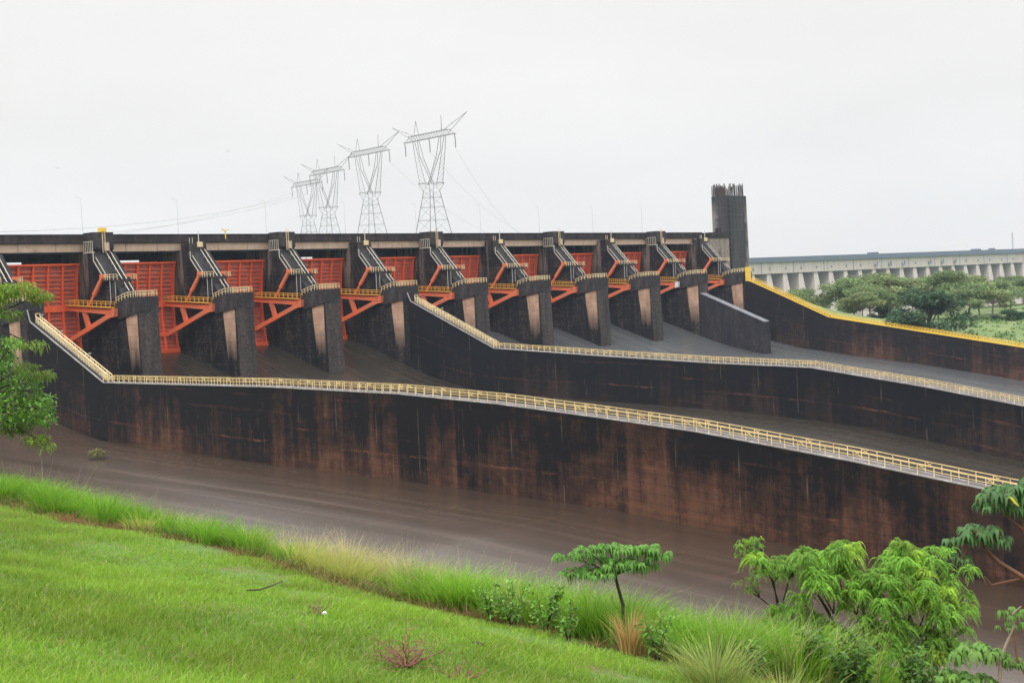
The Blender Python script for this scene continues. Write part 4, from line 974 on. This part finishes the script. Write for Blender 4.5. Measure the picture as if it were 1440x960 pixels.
# dark undergrowth beneath the feathery tree
def shrub(x, y, t, R, n, ll, col, label, name='shrub', cat='shrub', group=None, flat=.7, ground=True, stems=7, lw=.45):
    g = ground_at(x, y, t) if ground else Vector(at(x, y, t)); r = empty(name, g); tag(r, label, cat, group)
    parts = []; st = MB(False)
    for i in range(stems):
        a = RNG.uniform(0, 6.28); e = V3(math.cos(a) * R * RNG.uniform(.3, .85), math.sin(a) * R * RNG.uniform(.3, .85), R * flat * RNG.uniform(.9, 1.9)); st.tube([(0, 0, -.05), tuple(e * .5 + V3(0, 0, R * .15)), tuple(e)], [.012 * R + .003, .008 * R + .002, .002], 5)
        m_ = n // stems; tt = RNG.uniform(.25, 1.05, m_)[:, None]; pos = e[None] * tt + unit(m_) * R * .22; d = unit(m_) * .8 + e[None] / R * .4
        parts.append(leaf_quads(pos, d, ll * RNG.uniform(.7, 1.2, m_), ll * lw, vary(np.asarray(col) * RNG.uniform(.75, 1.25), m_, .22), .3))
    st.build('stems', M['bark'], r); V, F, C = join(parts); np_mesh('leaves', V, F, M['leaf'], r, C); return r
shrub(22, 680, 25.5, .35, 420, .10, (.035, .08, .015), 'small dark green shrub at the left end of the long grass')
for q in [(720, 850, 14.6, .22, 260, .07, 'leafy weed with upright stems in the long grass left of the umbrella sapling'), (765, 855, 14.4, .24, 280, .07, 'tallest leafy weed in the long grass left of the umbrella sapling'), (800, 890, 13.9, .2, 220, .06, 'low leafy weed nearest the umbrella sapling on its left'),
          (690, 838, 14.9, .2, 240, .06, 'leftmost small leafy weed among the long grass, well left of the umbrella sapling'), (925, 925, 13.4, .22, 260, .07, 'leafy weed clump right of the umbrella sapling, by the big grass tuft')]:
    shrub(*q[:6], (.17, .32, .05), q[6], 'leafy_weed', 'weed', 'leafy weeds in the long grass', 1.15)
shrub(1120, 1000, 13.6, .36, 700, .08, (.075, .16, .025), 'dark green undergrowth shrub beneath the feathery tree')
shrub(1060, 965, 13.2, .28, 500, .07, (.11, .23, .035), 'mid green undergrowth shrub between the big grass tuft and the feathery tree')
shrub(1195, 1010, 13.2, .34, 700, .08, (.085, .18, .028), 'dark undergrowth shrub at the bottom edge below the middle of the feathery tree')
shrub(1290, 1010, 13.4, .34, 700, .08, (.09, .19, .03), 'dark undergrowth shrub at the bottom edge below the right half of the feathery tree')
# small seedling on the chute floor
t_ = 200.0
while True:
    gq = at(138, 645, t_); u_, v_ = uv_of(gq.x, gq.y)
    if gq.z <= lerp_prof(F0, v_): break
    t_ += .1
r = empty('chute_shrub', gq); tag(r, 'lone small olive shrub growing on the chute floor below the near wall', 'shrub')
V, F, C = leaf_quads(unit(260) * np.array([1.3, 1.3, .55]) + V3(-.2, 0, 1.0), unit(260), .5, .22, vary((.16, .15, .05), 260), .3); np_mesh('leaves', V, F, M['leaf'], r, C)
MB(False).tube([(0, 0, -.1), (-.1, 0, .5), (-.2, 0, 1.0)], .05, 5).build('stem', M['bark'], r)

# right-edge palmate tree (red stems)
def build_right_tree():
    t = 13.2; g = ground_at(1452, 985, t); r = empty('palmate_tree', g); tag(r, 'curving red stemmed tree with drooping palmate leaf heads at the right edge', 'tree')
    def L(x, y, dt=0.0): return Vector(at(x, y, t + dt)) - g
    b = MB(False)
    b.tube([(0, 0, -.1), L(1470, 900), L(1462, 840), L(1440, 812), L(1405, 790), L(1385, 770), L(1376, 745)], [.05, .04, .032, .024, .018, .014, .010], 7)
    b.tube([L(1462, 840), L(1462, 790), L(1440, 745), L(1420, 730), L(1408, 712)], [.03, .024, .018, .013, .009], 7)
    b.tube([L(1440, 812), L(1395, 822, .1), L(1384, 810, .1)], [.016, .010, .006], 6)
    parts = []; tw_ = MB(False)
    for x, y, R, n in ((1375, 748, .17, 9), (1350, 760, .12, 5), (1402, 760, .13, 6), (1352, 785, .10, 4), (1410, 695, .17, 9), (1392, 712, .12, 5), (1432, 690, .16, 8), (1440, 715, .15, 7), (1455, 680, .16, 7)):
        c = L(x, y); an = L(1376, 745) if y > 740 else L(1408, 712) if x < 1425 else L(1440, 745)
        tw_.tube([an, c], [.007, .005], 5); pp, tt = palmate_head(c, R * 1.3, n + 2, (.085, .185, .06)); parts += pp
        for a, e in tt: tw_.tube([a, e], .003, 4)
    parts.append(leaf_quads(np.array([L(1419, 698, -.25)]), V3(0.3, 0, -.2)[None], .12, .09, np.array([[.62, .55, .04]]), .3))
    b.build('trunk', M['bark_red'], r); tw_.build('branches', M['bark_red'], r); V, F, C = join(parts); np_mesh('leaves', V, F, M['leaf'], r, C)
    t2 = 12.6; g2 = ground_at(1400, 985, t2); r2 = empty('pale_stem_sapling', g2); tag(r2, 'pale stemmed sapling with a few small leaf heads at the bottom right corner', 'sapling')
    def L2(x, y, dt=0.0): return Vector(at(x, y, t2 + dt)) - g2
    b = MB(False); b.tube([(0, 0, -.1), L2(1407, 925), L2(1415, 905), L2(1426, 880), L2(1424, 862), L2(1436, 852)], [.018, .016, .013, .011, .008, .006], 7)
    b.build('trunk', M['bark_pale'], r2); b = MB(False); b.tube([L2(1448, 960), L2(1430, 925), L2(1426, 880), L2(1424, 862)], [.012, .011, .008, .006], 6); b.build('side_stem', M['bark_red'], r2)
    parts = []
    for x, y, R, n in ((1424, 862, .075, 5), (1416, 880, .05, 3), (1436, 880, .07, 4), (1372, 918, .13, 8), (1398, 922, .10, 6), (1345, 952, .11, 7), (1375, 958, .11, 7), (1432, 930, .08, 5), (1420, 935, .06, 4)):
        pp, tt = palmate_head(L2(x, y, .1), R * 1.75, n + 1, (.14, .28, .05)); parts += pp
    V, F, C = join(parts); np_mesh('leaves', V, F, M['leaf'], r2, C)
build_right_tree()

# left-edge tree
def build_left_tree():
    t = 27.0; g = ground_at(-60, 720, t); r = empty('leafy_tree', g); tag(r, 'leafy green tree leaning in from the left edge in front of the piers', 'tree')
    def L(x, y, dt=0.0): return Vector(at(x, y, t + dt)) - g
    b = MB(False); b.tube([(0, 0, -.2), L(-50, 640), L(-40, 560), L(-30, 480), L(-25, 420)], [.12, .10, .08, .05, .03], 8)
    parts = []
    def blob(x, y, rx, ry, n, ll, col, anchor, dr=.4, lw=.5, rd=.5):
        c = L(x, y, RNG.uniform(-.5, .5)); b.tube([L(*anchor), c], [.03, .008], 5); px_ = t / F_PX
        q = unit(n) * RNG.uniform(.25, 1, (n, 1)) ** .5 * np.array([rx * px_, rd, ry * px_]) + np.array(c)
        parts.append(leaf_quads(q, unit(n) + V3(.5, 0, -.1), ll * RNG.uniform(.7, 1.2, n), ll * lw, vary(np.asarray(col) * RNG.uniform(.8, 1.2), n, .22, .08), dr))
    A = (-40, 560)
    for x, y, rx, ry, n in ((8, 520, 26, 30, 520), (35, 545, 24, 24, 480), (10, 575, 32, 26, 600), (52, 575, 24, 20, 420), (30, 590, 34, 14, 420), (66, 590, 10, 12, 110), (5, 485, 22, 14, 240), (20, 480, 10, 10, 80), (-20, 540, 30, 60, 800), (60, 562, 16, 8, 120)):
        blob(x, y, rx, ry, int(n * 1.05), .085, (.15, .31, .05), A, .35, .55)
    for x, y, rx, ry, n in ((22, 405, 34, 10, 520), (55, 415, 20, 7, 260), (5, 412, 24, 12, 300), (10, 440, 22, 6, 160), (45, 484, 22, 5, 150), (55, 526, 22, 6, 220), (35, 514, 18, 5, 120), (20, 602, 26, 7, 260), (50, 616, 20, 6, 200), (66, 626, 9, 5, 80), (-20, 420, 40, 25, 500)):
        blob(x, y, rx, ry, n, .14, (.16, .26, .025), (-28, 450) if y < 500 else A, .5, .16, .35)
    b.build('trunk', M['bark'], r); V, F, C = join(parts); np_mesh('foliage', V, F, M['leaf'], r, C)
build_left_tree()

# reddish dead twigs, clods and litter on the lawn
def lawn_pt(x, y):
    d = ray(x, y); t = 4.0
    for _ in range(4000):
        w = d * t; u, v = uv_of(w.x, w.y)
        if w.z < float(hill(np.array(u - OU), np.array(v))): break
        t += .01
    return w
def twig_bush(x, y, n, R, label, mat):
    g = lawn_pt(x, y); b = MB(False); rr2 = random.Random(int(x))
    for i in range(n):
        a = rr2.uniform(0, 6.28); l = R * rr2.uniform(.5, 1.2); p = [Vector((0, 0, 0))]; d = Vector((math.cos(a), math.sin(a), rr2.uniform(.3, 1.3))).normalized()
        for k in range(4): d = (d + Vector((rr2.uniform(-.5, .5), rr2.uniform(-.5, .5), rr2.uniform(-.3, .3)))).normalized(); p.append(p[-1] + d * l / 4)
        b.tube(p, [.005, .004, .004, .003, .002], 4)
        for k in (2, 3, 4):
            e = p[k] + Vector((rr2.uniform(-1, 1), rr2.uniform(-1, 1), rr2.uniform(-.2, .8))) * R * .22; b.tube([p[k], e], .0025, 4)
    o = b.build('dead_twigs', mat); o.location = g; return tag(o, label, 'twigs', 'dead reddish twigs on the lawn')
rt = flat_mat('red_twig', (0.20, 0.085, 0.06), .3, 20, .8)
twig_bush(572, 938, 46, .34, 'larger reddish dead twiggy plant on the lawn at bottom centre', rt)
twig_bush(650, 958, 16, .2, 'smaller reddish twigs at the very bottom edge right of the larger plant', rt)
twig_bush(447, 866, 14, .18, 'small brown stalk lying on the lawn near the long grass', flat_mat('brown_twig', (0.17, 0.12, 0.06), .3, 20, .8))
sm = flat_mat('dark_soil', (0.03, 0.022, 0.018), .4, 20, .95)
def clod(x, y, R, label):
    g = lawn_pt(x, y); bm = bmesh.new(); bmesh.ops.create_icosphere(bm, subdivisions=3, radius=R)
    for v in bm.verts: v.co *= 1 + .35 * math.sin(v.co.x * 60 + x) * math.sin(v.co.y * 47 + y) + RNG.normal(0, .10); v.co.z = v.co.z * .5 + R * .3
    me = bpy.data.meshes.new('soil_clod'); bm.to_mesh(me); bm.free(); me.materials.append(sm); o = bpy.data.objects.new('soil_clod', me); COL.objects.link(o); o.location = g
    tag(o, label, 'clod', 'dark soil clods on the lawn')
for q in ((672, 908, .05, 'largest dark soil clod on the lawn, lower centre'), (556, 862, .035, 'flat dark soil clod left of centre, uphill of the reddish twigs'), (518, 884, .028, 'small dark clod between the brown stalk and the reddish twigs'), (689, 892, .025, 'small dark clod just above the largest clod'), (500, 836, .05, 'brown clod at the foot of the dry grass')): clod(*q)
g = lawn_pt(456, 866); b = MB(False)
bm = bmesh.new(); bmesh.ops.create_icosphere(bm, subdivisions=2, radius=.03)
for v in bm.verts: v.co *= 1 + RNG.normal(0, .15); v.co.z *= .6
me = bpy.data.meshes.new('pale_stone'); bm.to_mesh(me); bm.free(); me.materials.append(flat_mat('pale_pebble', (.6, .6, .58), .1, 20)); o = bpy.data.objects.new('pale_stone', me); COL.objects.link(o); o.location = g + Vector((0, 0, .03)); tag(o, 'tiny white stone on the lawn beside the brown stalk', 'stone')
b = MB(False); q = [lawn_pt(348, 838), lawn_pt(365, 837), lawn_pt(380, 832), lawn_pt(398, 824)]; b.tube([p + Vector((0, 0, .06)) for p in q], [.008, .009, .008, .005], 5)
tag(b.build('fallen_stick', M['bark']), 'thin fallen stick lying on the lawn, left of centre', 'stick')

# ------------------------------------------------------------------ far trees on the right bank
def far_tree(H, R, col, kind, seed):
    rr3 = np.random.default_rng(seed); r = empty('broad_tree' if kind != 'dense' else 'dense_tree'); b = MB(False); parts = []
    fork = H * (.32 if kind == 'umbrella' else .18); b.tube([(0, 0, -1.5), (rr3.uniform(-.3, .3), 0, fork * .5), (0, rr3.uniform(-.3, .3), fork)], [.38, .30, .26], 7)
    n = 18 if kind == 'umbrella' else 20
    for i in range(n):
        a = 2.4 * i + rr3.uniform(-.4, .4); rad = R * rr3.uniform(.15, .95)
        if kind == 'umbrella': c = V3(math.cos(a) * rad, math.sin(a) * rad, H * (.92 - .30 * (rad / R) ** 2 - rr3.uniform(0, .28) * (rad > .35 * R))); fl_ = .5
        else: z = rr3.uniform(.16, .92); rad *= math.sin(math.pi * min(1, z * .9 + .1)) ** .6; c = V3(math.cos(a) * rad, math.sin(a) * rad, H * z); fl_ = .75
        b.tube([(0, 0, fork), tuple(V3(c[0] * .45, c[1] * .45, fork + (c[2] - fork) * .6)), tuple(c)], [.17, .12, .05], 5)
        m_ = 420; cr_ = R * rr3.uniform(.26, .42); q = unit(m_) * (RNG.uniform(.1, 1, (m_, 1)) ** .45) * np.array([cr_, cr_, cr_ * fl_]) + c
        parts.append(leaf_quads(q, unit(m_) + V3(0, 0, .2), RNG.uniform(.45, 1.0, m_), .5, vary(np.asarray(col) * rr3.uniform(.75, 1.25), m_, .25), .25))
    b.build('trunk', M['bark_pale'] if kind == 'umbrella' else M['bark'], r); V, F, C = join(parts); np_mesh('crown', V, F, M['farleaf'], r, C); return r
protos = {'a': far_tree(16, 11, (.18, .245, .095), 'umbrella', 1), 'b': far_tree(17, 12, (.16, .225, .09), 'umbrella', 2), 'c': far_tree(15, 9.5, (.22, .27, .11), 'umbrella', 5), 'd': far_tree(12, 8.5, (.055, .11, .05), 'dense', 3)}
dims = {'a': 16, 'b': 17, 'c': 15, 'd': 12}; usedp = set()
def put_tree(kind, x, ytop, t, label, wid=1.0, group='trees on the far bank'):
    o = protos[kind] if kind not in usedp else copy_tree(protos[kind]); usedp.add(kind)
    w = at(x, ytop, t); u, v = uv_of(w.x, w.y); gz = far_bank(u, v) - .3; s = (w.z - gz) / (dims[kind] * .97)
    o.location = (w.x, w.y, gz); o.scale = (s * wid, s * wid, s); o.rotation_euler = (0, 0, RNG.uniform(0, 6.28)); tag(o, label, 'tree', group)
put_tree('a', 1200, 392, 520, 'spreading tree at the left end of the tree belt, before the dam buttresses', 1.15)
put_tree('b', 1234, 388, 560, 'second spreading tree from the left of the belt, pale trunk', 1.25)
put_tree('c', 1250, 391, 505, 'olive spreading tree left of the dark dense tree', 1.3)
put_tree('a', 1288, 394, 540, 'spreading crown rising behind the dark dense tree', 1.25)
put_tree('b', 1335, 384, 500, 'tall spreading tree just right of the dark dense tree', 1.1)
put_tree('c', 1362, 391, 515, 'tall spreading tree with clear pale trunks in the middle of the belt', 1.35)
put_tree('a', 1396, 395, 600, 'spreading tree behind the green field, near the right edge', 1.3)
put_tree('b', 1438, 393, 600, 'spreading tree at the right edge of the photo', 1.3)
put_tree('c', 1212, 412, 480, 'lower olive tree in front of the left end of the belt', 1.35)
put_tree('d', 1303, 412, 430, 'dark dense round tree just beyond the yellow railing', 1.35)
put_tree('d', 1240, 432, 500, 'small dark bush like tree left of the dark dense tree', 1.3)
put_tree('d', 1268, 436, 490, 'lowest dark bush nestled beside the dark dense tree', 1.5)
put_tree('a', 1126, 408, 540, 'isolated flat topped tree standing left of the tree belt', .95)
put_tree('d', 1418, 436, 470, 'dark rounded tree on the field near the right edge', 2.0)
put_tree('d', 1455, 430, 480, 'dark rounded tree cut by the right edge', 1.8)
put_tree('c', 1412, 400, 570, 'thin olive tree above the bright green field', 1.1)
put_tree('b', 1312, 391, 590, 'hazy tall tree at the back of the belt behind the dark tree', 1.4)
put_tree('a', 1262, 393, 600, 'hazy tree at the back of the belt, left middle', 1.4)
put_tree('b', 1395, 397, 540, 'broad tree filling the belt right of the clear pale trunks', 1.3)
put_tree('c', 1236, 404, 520, 'middle height olive tree in front, left of the dark dense tree', 1.4)
put_tree('a', 1346, 408, 480, 'lower leafy tree in front of the clear pale trunks', 1.2)
put_tree('b', 1420, 390, 620, 'hazy tree at the back of the belt near the right edge, behind the olive one', 1.3)
put_tree('c', 1376, 400, 500, 'loose pale tree just right of the clear pale trunks, in front', 1.2)
put_tree('b', 1318, 400, 520, 'leafy tree crowding the right shoulder of the dark dense tree', 1.15)
put_tree('a', 1222, 402, 490, 'middle height tree filling the left end of the belt, in front', 1.15)
put_tree('d', 1360, 440, 480, 'dark bush under the clear pale trunks in the middle of the belt', 1.6)
# low scrub on the bank near the rail
parts = []
for i in range(1300):
    u, v = RNG.uniform(262, 480), RNG.uniform(40, 200)
    if RNG.uniform() < .5 and u < 300: continue
    z = far_bank(u, v); m_ = 16; q = unit(m_) * np.array([2.2, 2.2, .9]) * RNG.uniform(.4, 1) + V3(*Wd(u, v, z + .5)); parts.append(leaf_quads(q, unit(m_), .9, .6, vary((.09, .17, .035), m_), .2))
V, F, C = join(parts); tag(np_mesh('bank_scrub', V, F, M['farleaf'], col=C), 'low green scrub covering the bank beyond the yellow railing', 'scrub', kind='stuff')

# distant birds
for x, y, t, s, lab in ((320, 213, 300, .55, 'tiny dark bird in the sky left of the pylons'), (81, 236, 300, .45, 'tiny dark bird low in the sky at far left'), (784, 262, 320, .4, 'tiny faint bird right of the pylons')):
    b = MB(False); b.add([(0, -.35, 0), (0, .3, .02), (-1, 0, .35), (1, .05, .3), (0, 0, -.1)], [(0, 2, 1), (0, 1, 3), (0, 4, 2), (0, 3, 4), (1, 2, 4), (1, 4, 3)])
    o = b.build('bird', M['bark']); o.location = at(x, y, t); o.scale = (s, s, s); tag(o, lab, 'bird', 'birds in the sky')

# ------------------------------------------------------------------ haze
hz = MB(False).box(-1400, 1500, -120, 2400, -63.5, 140).build('haze', bpy.data.materials.new('haze_air'))
hm = hz.data.materials[0]; hm.use_nodes = True; t = hm.node_tree; t.nodes.clear(); ho = t.nodes.new('ShaderNodeOutputMaterial'); pv = t.nodes.new('ShaderNodeVolumePrincipled')
pv.inputs['Color'].default_value = (.66, .80, 1.0, 1); pv.inputs['Density'].default_value = HAZE; pv.inputs['Anisotropy'].default_value = 0.1
t.links.new(pv.outputs[0], ho.inputs['Volume']); tag(hz, 'thin bluish haze in the air over the valley', 'haze', kind='stuff')
